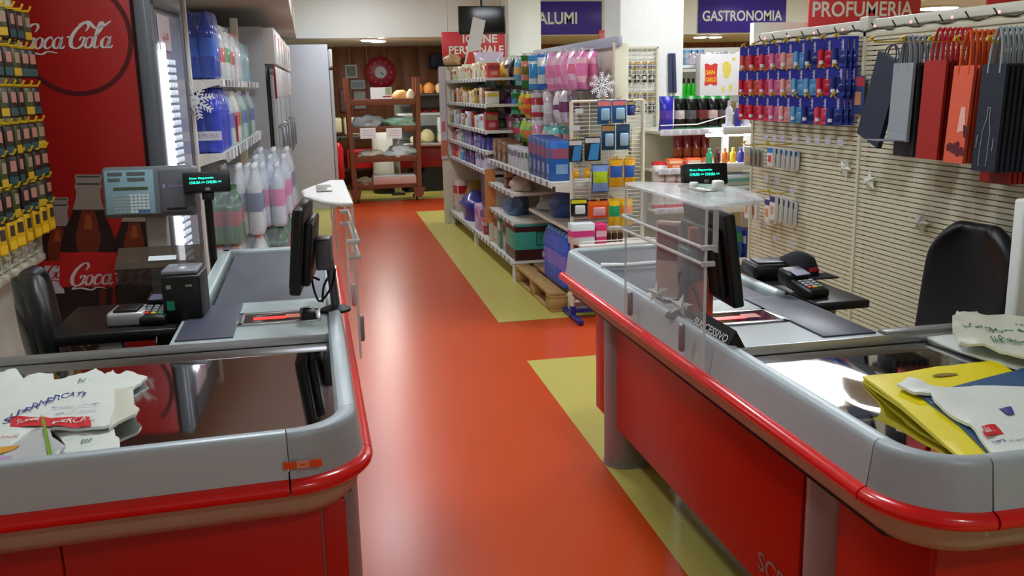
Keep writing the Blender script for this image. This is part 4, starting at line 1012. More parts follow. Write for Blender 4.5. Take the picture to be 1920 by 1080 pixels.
# side graphics: world px mapping to the side face
def cs(px, py, lift):                 # point on the cooler side plane in local coords
    n = Vector((math.sin(R(-6)), -math.cos(R(-6)), 0)); P0 = Vector((-0.745, 4.60, 0)); d = ray(px, py)
    q = C0+d*((P0-C0).dot(n)/d.dot(n)); l = wmat(t).inverted() @ q; return (l.x, -lift, l.z)
b = MB(); a0 = Vector(cs(32, 92, 0.002)); sc = (Vector(cs(222, 80, .002))-a0).length/8.9
script_cola(b, a0, (1, 0, 0), (0, 0, 1), sc, 0); b.build('script_lettering', M('script_white', (196, 190, 186), .5), t)
b = MB(); c_ = Vector(cs(140, 70, 0.0015)); rr = (Vector(cs(245, 70, .0015))-c_).length
ring = [(c_.x+rr*math.cos(a), -0.0012, c_.z+rr*1.02*math.sin(a)) for a in [PI*0.9+PI*1.35*i/40 for i in range(41)]]
for i in range(40):
    a = ring[i]; c2 = ring[i+1]; w0 = 0.0105
    def off(p, s_): v = Vector((p[0]-c_.x, 0, p[2]-c_.z)).normalized(); return (p[0]+v.x*s_, p[1], p[2]+v.z*s_)
    b.faces([off(a, -w0), off(a, w0), off(c2, w0), off(c2, -w0)], [(0, 1, 2, 3)])
b.build('dark_ring', M('ring_dark_red', (78, 12, 14), .5), t)
def poly(b, pts, lift, m): b.faces([cs(p[0], p[1], lift) for p in pts], [tuple(range(len(pts)))], m)
def bottle(b, cx, top, k, lift):
    # k: scale in px; silhouette of a contour glass bottle
    def S(u, v): return (cx+u*k, top+v*k)
    neck = [(-.44, 0), (.44, 0), (.48, .12), (.43, .24), (.48, .42), (.42, .55), (.44, .85), (.56, 1.28), (-.56, 1.28), (-.44, .85), (-.42, .55), (-.48, .42), (-.43, .24), (-.48, .12)]
    poly(b, [S(*p) for p in neck], lift, 0)
    poly(b, [S(*p) for p in ((-.40, .05), (.40, .05), (.40, .10), (-.40, .10))], lift+.0003, 4)
    poly(b, [S(*p) for p in ((-.42, .30), (.42, .30), (.42, .36), (-.42, .36))], lift+.0003, 4)
    poly(b, [S(*p) for p in ((-.54, 1.22), (.54, 1.22), (.60, 1.42), (.70, 1.66), (.82, 1.93), (.92, 2.25), (.98, 2.75), (-.98, 2.75), (-.92, 2.25), (-.82, 1.93), (-.70, 1.66), (-.60, 1.42))], lift+.0005, 1)
    poly(b, [S(*p) for p in ((-.22, 1.26), (.22, 1.26), (.34, 1.7), (.44, 2.2), (.34, 2.75), (-.34, 2.75), (-.44, 2.2), (-.34, 1.7))], lift+.0008, 2)
    poly(b, [S(*p) for p in ((-.08, 1.4), (.08, 1.4), (.16, 1.9), (-.16, 1.9))], lift+.0011, 5)
    poly(b, [S(*p) for p in ((-.98, 2.7), (.98, 2.7), (1.0, 3.8), (.86, 3.95), (-.86, 3.95), (-1.0, 3.8))], lift+.001, 3)
    poly(b, [S(*p) for p in ((-.84, 3.9), (.84, 3.9), (.74, 4.9), (.78, 6.2), (-.78, 6.2), (-.74, 4.9))], lift+.0012, 1)
    poly(b, [S(*p) for p in ((.38, 4.0), (.62, 4.0), (.6, 5.4), (.44, 5.4))], lift+.0015, 2)
gm = [M('glass_print', (138, 124, 112), .5), M('cola_print', (34, 14, 10), .5), M('amber_print', (104, 36, 14), .5, nscale=60, noise=.3), M('label_red_print', (188, 24, 26), .5), M('rim_print', (60, 60, 56), .5), M('amber_light_print', (140, 66, 22), .5)]
b = MB(); bottle(b, 108, 370, 44, .001); b.build('rear_bottle_print', gm, t)
b = MB(); bottle(b, 252, 362, 44, .001); b.build('rear_bottle_print', gm, t)
b = MB(); poly(b, [(84, 498), (134, 498), (134, 550), (84, 550)], .0026, 0); b.build('pale_label_print', M('pale_label', (190, 190, 196), .5), t)
b = MB(); o_ = Vector(cs(86, 522, .003)); script_cola(b, o_, (1, 0, 0), (0, 0, 1), sc*0.62, 0); b.build('rear_script', M('label_red_print', (188, 24, 26), .5), t)
b = MB(); bottle(b, 166, 327, 54, .004); b.build('front_bottle_print', gm, t)
b = MB(); o_ = Vector(cs(130, 535, .0065)); script_cola(b, o_, (1, 0, 0), (0, 0, 1), sc*0.98, 0); b.build('label_script', M('label_script', (214, 206, 204), .5), t)
b = MB(); rn = random.Random(5)
for i in range(26):
    px = rn.uniform(140, 204); py = rn.uniform(600, 668); poly(b, [(px, py), (px+rn.uniform(4, 12), py+2), (px+rn.uniform(2, 8), py+rn.uniform(4, 10))], .0075, 0)
b.build('ice_print', M('ice_print', (110, 100, 98), .5), t)
# snowflake ornament on the shelf upright
def snowflake(name, loc, r, rz, label, rot=None, n=6, dense=0):
    t = thing(name, label, 'snowflake ornament', loc, rz, rot=rot)
    b = MB()
    for k in range(n):
        a = 2*PI*k/n+0.2; c, s_ = math.cos(a), math.sin(a)
        b.tube([(0, 0, 0), (r*c, 0, r*s_)], r*0.05, 0, 5)
        for f_ in (0.35, 0.55, 0.75, 0.92):
            for sg in (-1, 1):
                a2 = a+sg*0.9; L = r*0.32*(1.15-f_*0.6)
                b.tube([(r*f_*c, 0, r*f_*s_), (r*f_*c+L*math.cos(a2), 0, r*f_*s_+L*math.sin(a2))], r*0.04, 0, 5)
    b.build('branches', M('snow_white', (232, 234, 236), .4), t)
    if dense:
        b = MB(); b.lathe([(r*0.28, -0.002), (r*0.28, 0.002)], seg=12); b.xf(Matrix.Rotation(PI/2, 4, 'X')); b.build('hub', M('snow_white', (232, 234, 236), .4), t)
    return t
p = ony(364, 188, 5.22); snowflake('snowflake_ornament', (p.x, 5.24, p.z), 0.095, R(0), 'white cut-out snowflake fixed to the upright of the bottle shelving', n=8, dense=1)
# ================================================================ LEFT BOTTLE SHELVING
SLT = R(-1.2)
t = thing('bottle_shelving', 'white metal shelving carrying wrapped packs of bottles along the left wall', 'shelving', (-0.47, 5.34, 0), SLT)
LS = 3.0
b = MB(); b.box((-0.155, -0.005, 1.1), (0.06, 0.04, 2.2), 0, 0.003); b.build('upright', SHELFW, t)
b = MB(); b.box((-0.155, LS, 1.1), (0.06, 0.04, 2.2), 0, 0.003); b.build('upright', SHELFW, t)
b = MB(); b.box((-0.58, LS/2, 1.15), (0.02, LS, 2.2)); b.build('back_panel', CREAM, t)
for zs in (1.275, 1.67):
    b = MB(); b.box((-0.25, LS/2, zs-0.012), (0.52, LS, 0.024)); b.build('shelf_board', SHELFW, t)
    b = MB(); b.prism([(-0.50, zs-0.10), (-0.18, zs-0.10), (-0.12, zs-0.065), (-0.02, zs-0.035), (0.012, zs-0.03), (0.012, zs), (-0.50, zs)], 'y', -0.004, 0.002); b.build('bracket', SHELFW, t)
    b = MB(); b.box((0.014, LS/2, zs-0.018), (0.006, LS, 0.042), 0); 
    rn = random.Random(int(zs*100))
    for i in range(40): b.box((0.0185, 0.05+i*0.073, zs-0.018-(.006 if zs < 1.5 else 0)), (0.003, 0.032, 0.036+(0.02 if zs < 1.5 else 0)), 1+(i % 3 == 0), 0, rot=Matrix.Rotation(rn.uniform(-.3, .3), 3, 'Z'))
    b.build('price_strip', [MX((196, 198, 200), .4), MX((226, 228, 230), .4), MX((160, 164, 170), .4)], t)
b = MB(); b.box((-0.49, LS/2, 0.08), (0.20, LS, 0.16)); b.build('plinth', SHELFW, t)
shL = t
def bottle_prof(r, h):
    return [(r*0.75, 0), (r*0.98, h*0.03), (r, h*0.08), (r, h*0.28), (r*0.93, h*0.33), (r*0.99, h*0.38), (r*0.99, h*0.56), (r*0.95, h*0.60), (r*0.97, h*0.66), (r*0.62, h*0.80), (r*0.33, h*0.89), (r*0.30, h*0.93), (r*0.36, h*0.935), (r*0.36, h*0.985), (r*0.30, h)]
BM = {}
def bottle_mesh(key, r, h, cbody, clabel, ccap):
    if key in BM: return BM[key]
    b = MB(); pr = bottle_prof(r, h); mt = [0]*14; 
    for i in (4, 5, 6): mt[i] = 1
    for i in (11, 12, 13): mt[i] = 2
    b.lathe(pr, seg=12, mats=mt)
    o = b.build('bottle', [M('pet_%s' % key, cbody, 0.12, spec=0.7, noise=.1), MX(clabel, .4), MX(ccap, .4)]); me = o.data; bpy.data.objects.remove(o); BM[key] = me; return me
def wpack(key, x, y, z, label, nx=2, ny=3, r=0.044, h=0.32, body=(30, 60, 170), lab=(40, 60, 160), cap=(200, 200, 210), rz=None, front=None, film=FILM, grp=None):
    """shrink wrapped pack standing in the shelving frame coordinates; x,y = front near corner"""
    base = Matrix.Translation((-0.47, 5.34, 0)) @ Matrix.Rotation(SLT, 4, 'Z')
    p = base @ Vector((x, y, z))
    t = thing('bottle_pack', label, 'bottle pack', p, (SLT if rz is None else rz), grp)
    me = bottle_mesh(key, r, h, body, lab, cap)
    for i in range(nx):
        for j in range(ny):
            o = bpy.data.objects.new('bottle', me); COL.objects.link(o); o.parent = t; o.location = (-r*(2*i+1)-0.002, r*(2*j+1)+0.002, 0.001); o.rotation_euler = (0, 0, random.uniform(0, 6))
    W_, D_ = 2*r*nx+0.004, 2*r*ny+0.004
    b = MB(); b.box((-W_/2, D_/2, h*0.36+0.001), (W_+0.006, D_+0.006, h*0.70), 0, 0.02, seg=3)
    rn = random.Random(hash(label) % 1000)
    top = [(-W_*0.06, D_*0.10), (-W_*0.94, D_*0.10), (-W_*0.94, D_*0.90), (-W_*0.06, D_*0.90)]
    bs = [(0.002, 0), (-W_-0.002, 0), (-W_-0.002, D_), (0.002, D_)]
    vs = [(p_[0], p_[1], h*0.70) for p_ in bs]+[(p_[0]+rn.uniform(-.005, .005), p_[1], h*0.97) for p_ in top]
    b.faces(vs, [(0, 1, 5, 4), (1, 2, 6, 5), (2, 3, 7, 6), (3, 0, 4, 7), (4, 5, 6, 7)], 0, True)
    b.build('shrink_film', film, t)
    if front:
        b = MB(); b.box((-W_/2, -0.0045, h*front[0]), (W_*0.98, 0.002, h*front[1]), 0, 0)
        if front[2] is not None and len(front) > 3: put_text(b, front[3], (-W_*0.9, -0.0062, h*front[0]-h*front[1]*0.25), (1, 0, 0), (0, 0, 1), W_*0.8, h*front[1]*0.5, 1)
        b.build('front_print', [MX(front[2], .4), MX((150, 150, 180), .5)], t)
    return t
blueF = M('film_blue', (120, 150, 255), 0.1, alpha=0.25, noise=0, spec=.8)
# upper shelf z=1.67
zt = 1.671
wpack('navyw', 0.0, 0.03, zt, 'dark blue six pack of water at the near end of the upper shelf', h=0.36, body=(22, 44, 140), lab=(60, 110, 200), cap=(30, 40, 120), film=blueF)
wpack('redlab', 0.0, 0.33, zt, 'clear pack with red labels next after the dark blue pack on the upper shelf', body=(200, 205, 208), lab=(206, 50, 40), cap=(220, 220, 220), h=0.30)
wpack('greenlab', 0.0, 0.63, zt, 'pale pack with green label in the middle of the upper shelf', body=(214, 222, 218), lab=(40, 150, 50), cap=(230, 230, 230), h=0.32)
wpack('redlab2', 0.0, 0.93, zt, 'white capped pack with big red labels on the upper shelf', body=(216, 212, 210), lab=(190, 30, 34), cap=(230, 230, 230), h=0.30)
wpack('whitep', 0.01, 1.25, zt, 'white milky pack after the red labels on the upper shelf', body=(226, 228, 228), lab=(220, 220, 222), cap=(200, 60, 60), h=0.31)
wpack('aquap', 0.0, 1.65, zt-0.0, 'aqua tinted pack near the far end of the upper shelf', body=(150, 204, 214), lab=(160, 200, 210), cap=(120, 190, 210), h=0.28)
wpack('aquap', 0.0, 2.05, zt-0.0, 'aqua tinted pack last on the upper shelf beside the fridges', body=(150, 204, 214), lab=(160, 200, 210), cap=(120, 190, 210), h=0.28)
zt = 1.276
wpack('royal', 0.0, 0.03, zt, 'royal blue six pack of water with white lower label on the middle shelf', h=0.35, body=(34, 40, 190), lab=(30, 30, 180), cap=(40, 50, 190), film=blueF, front=(0.27, 0.14, (214, 214, 226), 'VALMORA'))
wpack('royal', 0.0, 0.31, zt, 'royal blue six pack standing second on the middle shelf', h=0.34, body=(34, 40, 190), lab=(30, 30, 180), cap=(230, 120, 60), film=blueF)
wpack('paleb', 0.0, 0.59, zt, 'pale blue grey pack between the royal blue and red ones on the middle shelf', body=(178, 206, 210), lab=(60, 70, 200), cap=(200, 210, 220), h=0.33)
wpack('redbtl', 0.01, 0.88, zt, 'pack with white tops and red wrapping in the middle of the middle shelf', body=(220, 220, 214), lab=(196, 28, 34), cap=(230, 230, 228), h=0.33, front=(0.3, 0.5, (190, 26, 30)))
wpack('greenp', 0.0, 1.18, zt, 'green tinted pack after the red pack on the middle shelf', body=(120, 176, 140), lab=(60, 130, 60), cap=(220, 230, 230), h=0.32)
wpack('paleb', 0.0, 1.5, zt, 'pale blue pack past the green tinted one on the middle shelf', body=(178, 206, 210), lab=(60, 70, 200), cap=(200, 210, 220), h=0.32)
wpack('deepg', 0.0, 1.85, zt, 'deep green pack farther along the middle shelf', body=(30, 120, 80), lab=(30, 110, 70), cap=(60, 60, 160), h=0.31)
wpack('paleb', 0.0, 2.2, zt, 'last pale blue pack on the middle shelf', body=(178, 206, 210), lab=(60, 70, 200), cap=(200, 210, 220), h=0.30)
# floor stacks
t = thing('bottle_platform', 'low white platform under the stacked bottle packs on the floor', 'platform', (-0.14, 5.30, 0))
b = MB(); b.box((-0.20, 1.30, 0.06), (0.42, 2.7, 0.12)); b.build('board', SHELFW, t)
def stack(x, y, items, where):
    z = 0.121
    for i, (key, desc, body, lab, cap, h, nx) in enumerate(items):
        wpack(key, x, y, z, '%s, %s' % (desc, where[i]), body=body, lab=lab, cap=cap, h=h, nx=nx, r=0.046); z += h+0.003
W1 = ('royal2', 'blue bottle pack', (44, 50, 200), (40, 40, 180), (90, 90, 210), 0.30, 3)
W2 = ('pinkl', 'clear pack with pink labels', (196, 206, 222), (216, 110, 170), (210, 214, 220), 0.40, 3)
W3 = ('greenb', 'green bottle pack with red labels', (16, 92, 40), (150, 40, 50), (20, 90, 40), 0.32, 3)
W4 = ('whiteb', 'white and orange capped pack', (214, 220, 226), (206, 200, 206), (226, 130, 100), 0.33, 3)
W5 = ('bluegr', 'clear pack with round blue grey labels', (206, 214, 220), (80, 104, 150), (220, 222, 226), 0.42, 3)
stack(0.06, 0.06, [W1, W4, W3], ['lowest at the near end by the till display', 'second at the near end by the till display', 'topmost at the near end behind the till display'])
stack(0.16, 0.40, [W1, W4, W5], ['lowest in the second floor stack', 'second layer of the second floor stack', 'topmost of the second floor stack, under the middle shelf edge'])
stack(0.27, 0.80, [W1, W3, W2], ['lowest in the third floor stack', 'middle of the third floor stack', 'on top of the third floor stack'])
stack(0.30, 1.14, [W4, W3, W2], ['lowest in the fourth floor stack', 'middle of the fourth floor stack', 'on top of the fourth floor stack'])
stack(0.31, 1.48, [W4, W4, W5], ['lowest in the fifth floor stack', 'middle of the fifth floor stack', 'on top of the fifth floor stack'])
stack(0.31, 1.85, [W5, W2], ['lowest in the farthest floor stack', 'upper in the farthest floor stack'])

# ================================================================ FRIDGES
fa, fb = 8.45, 12.2
FZ = 2.14
for k in range(3):
    y0 = 8.45+1.25*k
    t = thing('upright_freezer', ['nearest tall grey freezer, its side turned to the bottles', 'middle tall freezer with vertical handles', 'farthest tall freezer of the row, touching the white side wall panel'][k], 'freezer', (-0.31+0.02*k, y0, 0), R(-1.2), 'tall freezers in a row')
    b = MB(); b.box((-0.36, 0.62, FZ/2), (0.66, 1.24, FZ), 0, 0.006); b.build('cabinet', M('freezer_grey', (176, 182, 190), 0.35), t)
    b = MB(); b.box((0.01, 0.62, 1.98), (0.10, 1.24, 0.30), 0, 0.006); hd = b.build('header', M('header_white', (226, 226, 226), .35), t)
    for q in range(2):
        b = MB(); b.box((0.0615, 0.2+0.6*q, 2.03), (0.003, 0.16, 0.10), 0); b.box((0.0615, 0.2+0.6*q, 1.975), (0.003, 0.2, 0.02), 1)
        b.box((0.0615, 0.2+0.6*q, 1.92), (0.003, 0.2, 0.09), 1)
        b.build('header_print', [MX((200, 110, 120), .4), MX((176, 180, 186), .4)], hd)
    b = MB(); b.box((-0.005, -0.004, 0.95), (0.02, 0.012, 1.7)); b.build('gasket', BLACK, t)
    for q in range(2):
        b = MB(); b.box((0.01, 0.31+0.62*q, 0.93), (0.06, 0.60, 1.62), 0, 0.01)
        d = b.build('door', M('freezer_door', (184, 190, 190), 0.25), t)
        b = MB(); b.box((0.042, 0.31+0.62*q, 0.98), (0.004, 0.50, 1.36)); b.build('door_glass', M('freezer_glass', (120, 128, 134), 0.08), d)
        b = MB(); b.tube([(0.045, 0.06+0.62*q, 0.96), (0.085, 0.06+0.62*q, 0.98), (0.085, 0.06+0.62*q, 1.28), (0.045, 0.06+0.62*q, 1.30)], 0.010, 0, 6); b.build('handle', M('handle_grey', (140, 146, 150), .3, .5), d)
    b = MB()
    if k == 0: b.box((0.045, 0.05, 1.68), (0.012, 0.09, 0.28), 0, 0.003)
    for q in range(3): b.box((0.046, 0.25+0.4*q, 1.68), (0.008, 0.30, 0.26), 1, 0.004)
    b.build('door_top_panel', [MX((160, 20, 30), .4), MX((214, 210, 216), .35)], t)
    b = MB(); b.box((0.0, 0.62, 0.06), (0.04, 1.24, 0.12)); b.build('kick_plate', MX((190, 80, 50), .4), t)
t = thing('freezer_side_panel', 'tall plain white fridge flank facing the till at the end of the freezers', 'fridge', (0.02, 13.1, 0))
b = MB(); b.box((-0.05, 0.30, 1.10), (0.66, 0.58, 2.20), 0, 0.006); b.build('cabinet', M('fridge_white', (206, 212, 224), 0.35), t)
b = MB(); b.box((0.305, 0.3, 1.0), (0.045, 0.58, 1.72), 0, 0.012); b.build('door', M('fridge_door', (190, 194, 196), 0.3), t)
b = MB(); b.box((0.282, 0.3, 1.0), (0.01, 0.57, 1.76)); b.build('gasket', BLACK, t)
b = MB(); b.box((0.31, 0.3, 2.02), (0.05, 0.56, 0.24), 0, 0.02); b.build('header', M('header_white', (226, 226, 226), .35), t)

# ================================================================ BAKERY RACK and what stands on it
RX, RY = 0.57, 13.78
t = thing('bread_rack', 'brown wooden bread rack on wheels at the end of the orange aisle', 'rack', (1.04, RY, 0))
for (bx, tx) in ((-0.46, -0.50), (0.46, 0.50)):
    for dy in (-0.22, 0.22):
        b = MB(); b.faces([(bx-.03, dy-.03, .06), (bx+.03, dy-.03, .06), (bx+.03, dy+.03, .06), (bx-.03, dy+.03, .06), (tx-.03, dy-.03, 1.76), (tx+.03, dy-.03, 1.76), (tx+.03, dy+.03, 1.76), (tx-.03, dy+.03, 1.76)], [(3, 2, 1, 0), (4, 5, 6, 7), (0, 1, 5, 4), (1, 2, 6, 5), (2, 3, 7, 6), (3, 0, 4, 7)]); b.build('post', BROWN, t)
for z in (0.24, 0.62, 1.04, 1.42):
    b = MB(); b.box((0, 0, z-0.02), (0.96, 0.46, 0.02))
    b.box((0, -0.225, z), (0.98, 0.02, 0.085), 0, 0.003); b.box((0, 0.225, z), (0.98, 0.02, 0.06)); b.build('shelf_tray', BROWN, t)
for s_ in (-1, 1):
    b = MB(); b.prism([(s_*0.46-0.09, 0.20), (s_*0.46+0.09, 0.20), (s_*0.45+0.05, 0.06), (s_*0.45-0.05, 0.06)], 'y', -0.28, -0.25); b.build('foot_board', BROWN, t)
for s_ in (-1, 1):
    for dy in (-0.2, 0.2):
        b = MB(); b.tube([(s_*0.42-.012, dy, 0.03), (s_*0.42+.012, dy, 0.03)], 0.028, 0, 12); b.build('castor', DARK, t)
rn = random.Random(11)
def blob(name, label, cat_, loc, dims, m, seed=0, grp=None, amp=0.18, sub=3):
    b = MB(); bmesh.ops.create_icosphere(b.bm, subdivisions=sub, radius=1.0)
    for v in b.bm.verts:
        n = NZ.noise(v.co*1.7+Vector((seed*3.3, 0, 0)))*amp+NZ.noise(v.co*5+Vector((seed, 9, 0)))*amp*0.4
        v.co *= (1+n)
        if v.co.z < -0.55: v.co.z = -0.55
        v.co = Vector((v.co.x*dims[0]/2, v.co.y*dims[1]/2, (v.co.z+0.55)*dims[2]/1.55))
    for f in b.bm.faces: f.smooth = True
    o = b.build(name, m, None, loc); tag(o, label, cat_, grp); return o
CLR = M('clear_bags', (196, 206, 204), 0.25, spec=.6, noise=.2, nscale=20)
GRN = M('green_bags', (150, 190, 164), 0.3, noise=.35, nscale=25)
blob('bag_pile', 'heap of grey translucent bags on the left of the third rack shelf', 'bag', (0.82, 13.72, 1.052), (0.46, 0.34, 0.20), M('grey_bags', (150, 156, 156), .3, noise=.25, nscale=24), 3, amp=.35)
blob('bag_pile', 'pale green translucent bags on the right of the third rack shelf', 'bag', (1.27, 13.72, 1.052), (0.48, 0.34, 0.16), GRN, 5, amp=.35)
blob('bag_pile', 'clear bags heaped on the second rack shelf, spilling to the left', 'bag', (0.85, 13.70, 0.632), (0.40, 0.32, 0.12), M('beige_bags', (190, 180, 164), .3, noise=.15, nscale=24), 6, amp=.3)
blob('bag_pile', 'white translucent bags on the right part of the second rack shelf', 'bag', (1.26, 13.70, 0.632), (0.44, 0.32, 0.17), CLR, 7, amp=.35)
t = thing('tray_stack', 'pale pink flat crate wrapped in film on the lowest rack shelf', 'crate', (1.15, 13.70, 0.252))
b = MB(); b.box((0, 0, 0.055), (0.62, 0.34, 0.11), 0, 0.01); b.build('crate_body', M('pink_crate', (200, 160, 150), .4), t)
b = MB(); b.box((0, 0, 0.118), (0.60, 0.33, 0.02), 0, 0.008); b.build('film_top', CLR, t)
blob('bag_pile', 'small dark and beige bag at the left of the lowest rack shelf', 'bag', (0.73, 13.68, 0.252), (0.26, 0.30, 0.11), M('olive_bags', (140, 128, 104), .4, noise=.3), 8, amp=.3)
for i, (px, lab) in enumerate(((690, 'left of two white price sheets hanging on the third rack shelf'), (739, 'right of two white price sheets hanging on the third rack shelf'))):
    p = ony(px, 250, 13.52); t = thing('price_sheet', lab, 'sheet', (p.x, 13.528, p.z))
    b = MB(); b.box((0, 0, 0), (0.22, 0.004, 0.15)); b.build('paper', M('paper_bright', (236, 234, 238), .5), t)
    b = MB(); 
    for j in range(3): b.box((0, -0.0025, 0.04-0.035*j), (0.15, 0.001, 0.008))
    b.build('writing', MX((190, 190, 198), .5), t)
t = thing('open_leaflet', 'white leaflet with red and green print lying on the top rack shelf', 'leaflet', (1.02, 13.60, 1.445))
b = MB(); b.box((0, 0, 0.09), (0.30, 0.006, 0.18), 0, 0, rot=Matrix.Rotation(R(-12), 3, 'X')); b.build('paper', M('paper_bright', (236, 234, 238), .5), t)
b = MB(); b.box((0.10, -0.010, 0.13), (0.08, 0.004, 0.09), 0, 0, rot=Matrix.Rotation(R(-12), 3, 'X')); b.box((0.08, -0.014, 0.05), (0.12, 0.004, 0.02), 1); b.build('print', [MX((150, 170, 120), .5), MX((190, 70, 60), .5)], t)
blob('bread_loaf', 'small golden loaf at the right on the top rack shelf', 'bread', (1.31, 13.78, 1.432), (0.24, 0.16, 0.15), M('crust', (196, 150, 88), .6, noise=.25), 2, amp=.12)
blob('bread_loaf', 'pale loaf in a bag right of the white leaflet on the rack', 'bread', (1.44, 13.62, 1.432), (0.12, 0.16, 0.16), M('bag_bread', (210, 196, 176), .4, noise=.2), 4, amp=.2)
# deli counter behind on the right
t = thing('deli_counter', 'red fronted deli counter with glass and cheeses behind the bread rack', 'counter', (2.0, 14.95, 0))
b = MB(); b.box((0.30, 0.1, 0.55), (1.9, 0.7, 0.34), 0, 0.02); b.build('front_red', MX((150, 22, 26), .35), t)
b = MB(); b.prism([(-0.60, 0.0), (1.2, 0.0), (1.2, 0.38), (-0.25, 0.38), (-0.45, 0.12)], 'y', -0.22, 0.4); b.build('base', BLACK, t)
b = MB(); b.box((0.30, 0.0, 0.745), (1.9, 0.9, 0.05), 0, 0.01); b.build('worktop', STEEL, t)
b = MB(); b.box((0.30, 0.12, 1.20), (1.9, 0.5, 0.02)); b.box((0.30, 0.42, 1.08), (1.9, 0.02, 0.60), 1); b.build('display_shelf', [SHELFW, M('deli_back', (120, 124, 118), .5)], t)
b = MB(); b.box((0.30, -0.27, 1.13), (1.9, 0.008, 0.20)); b.build('glass_front', M('deli_glass', (220, 235, 235), .05, alpha=.15, noise=0), t)
b = MB(); b.box((0.30, -0.1, 1.50), (1.9, 0.5, 0.03)); b.box((0.30, -0.1, 1.40), (1.5, 0.02, 0.18)); b.build('top_shelf', M('deli_top', (70, 66, 62), .4), t)
CH = [(1.80, 14.85, .24, .20, (206, 196, 150)), (2.05, 14.85, .2, .12, (190, 186, 90)), (2.22, 14.80, .22, .13, (220, 206, 140)), (1.62, 14.80, .2, .11, (222, 222, 170)), (2.42, 14.85, .22, .18, (214, 200, 150))]
for i, (x, y, w_, h_, c) in enumerate(CH):
    blob('cheese_wheel', '%s cheese from the left on the deli counter behind the rack' % ORD[sorted(range(5), key=lambda q: CH[q][0]).index(i)], 'cheese', (x, y, 0.772), (w_, .2, h_), M('cheese_%d' % i, c, .5), i+20, 'cheeses on the deli worktop', amp=.1, sub=2)
CR = M('crust_orange', (206, 138, 70), .55, noise=.2)
for i, x in enumerate((1.68, 1.86, 2.04, 2.2)):
    blob('bread_loaf', '%s crusty loaf from the left on top of the deli counter' % ORD[i], 'bread', (x, 14.82, 1.516), (.2, .22, .17), CR if i != 2 else M('pale_bread', (214, 190, 130), .6), i+30, 'loaves on top of the deli counter', amp=.12, sub=2)
for i in range(6):
    blob('tomato_tub', '%s red tub from the left on the deli shelf' % ORD[i], 'tub', (1.66+.14*i, 14.98, 1.212), (.11, .12, .07), M('tub_red', (190, 30, 36), .3), i+50, 'red tubs on the deli shelf', amp=.05, sub=2)
t = thing('white_tub', 'white square tub under the deli shelf at the right', 'tub', (2.12, 14.82, 0.905)); b = MB(); b.box((0, 0, .12), (.30, .2, .24), 0, .02); b.build('tub_body', WHITE, t); b = MB(); b.box((0, 0, -.065), (.30, .2, .13)); b.build('tub_stand', SHELFW, t)
# left side behind the rack
t = thing('back_table', 'dark work table with steel top against the wood wall', 'table', (0.72, 15.4, 0))
b = MB(); b.box((0, 0, 0.86), (1.1, 0.6, 0.06), 0, .01); b.build('tabletop', M('dark_steel', (86, 84, 80), .35, .5), t)
for s_ in (-1, 1):
    for q in (-1, 1):
        b = MB(); b.box((s_*.5, q*.26, .415), (.05, .05, .83)); b.build('leg', STEEL, t)
b = MB(); b.box((0, 0, .35), (1.0, .5, .04)); b.build('undershelf', M('dark_steel', (86, 84, 80), .35, .5), t)
t = thing('food_slicer', 'cream and grey food slicer on the back work table', 'slicer', (0.72, 15.35, 0.89))
b = MB(); b.box((0.05, 0, .14), (.48, .34, .28), 0, .03); b.box((-.30, 0, .16), (.16, .3, .24), 0, .03); b.build('housing', M('slicer_cream', (206, 200, 170), .4), t)
b = MB(); b.box((0.0, -.175, .13), (.30, .01, .08), 0, .004); b.tube([(.16, -.17, .16), (.16, -.20, .16)], .05, 0, 14); b.build('blade_guard', M('slicer_grey', (120, 124, 130), .3, .5), t)
t = thing('red_crate', 'red plastic crate on the undershelf behind the rack', 'crate', (0.80, 15.2, 0.372)); b = MB()
b.box((0, 0, .15), (.5, .3, .30), 0, .015); b.build('crate_body', MX((190, 24, 34), .4), t); b = MB(); b.box((0, -.155, .25), (.46, .01, .02)); b.build('crate_lip', MX((150, 18, 26), .4), t)
t = thing('fire_extinguisher', 'red fire extinguisher standing left of the rack by the fridge', 'extinguisher', (0.40, 14.6, 0.0))
b = MB(); b.lathe([(.075, .26), (.08, .28), (.08, .72), (.05, .79), (.025, .82)], seg=18); b.build('cylinder_body', MX((196, 20, 34), .3), t)
b = MB(); b.lathe([(.03, .82), (.03, .86), (.015, .88)], seg=12); b.tube([(0, 0, .86), (.05, -.03, .88)], .01); b.build('valve', BLACK, t)
b = MB(); b.lathe([(.10, 0), (.10, .02), (.03, .05), (.03, .26)], seg=16); b.build('stand', BLACK, t)
t = thing('broom', 'thin broom with yellow stick leaning beside the white fridge', 'broom', (0.37, 14.2, 0)); b = MB(); b.tube([(0, 0, .1), (-.03, .05, .75)], .012); b.build('stick', MX((226, 190, 40), .4), t); b = MB(); b.box((0, 0, .05), (.22, .05, .1), 0, .01); b.build('head', MX((40, 120, 90), .6), t)
t = thing('white_bin', 'tall white bin with black base seen through the rack', 'bin', (1.13, 14.8, 0)); b = MB(); b.lathe([(.20, .28), (.20, .95), (.16, 1.0)], seg=20); b.build('bin_body', M('bin_white', (220, 222, 214), .4), t); b = MB(); b.lathe([(.21, 0), (.21, .27), (.2, .28)], seg=20); b.build('bin_base', BLACK, t)
t = thing('steel_tube_stand', 'slim grey steel stand right of the white bin behind the rack', 'stand', (1.27, 14.45, 0)); b = MB(); b.box((0, 0, .5), (.10, .10, 1.0), 0, .02); b.build('column', STEEL, t); b = MB(); b.box((0, 0, .01), (.2, .2, .02)); b.build('foot', DARK, t)
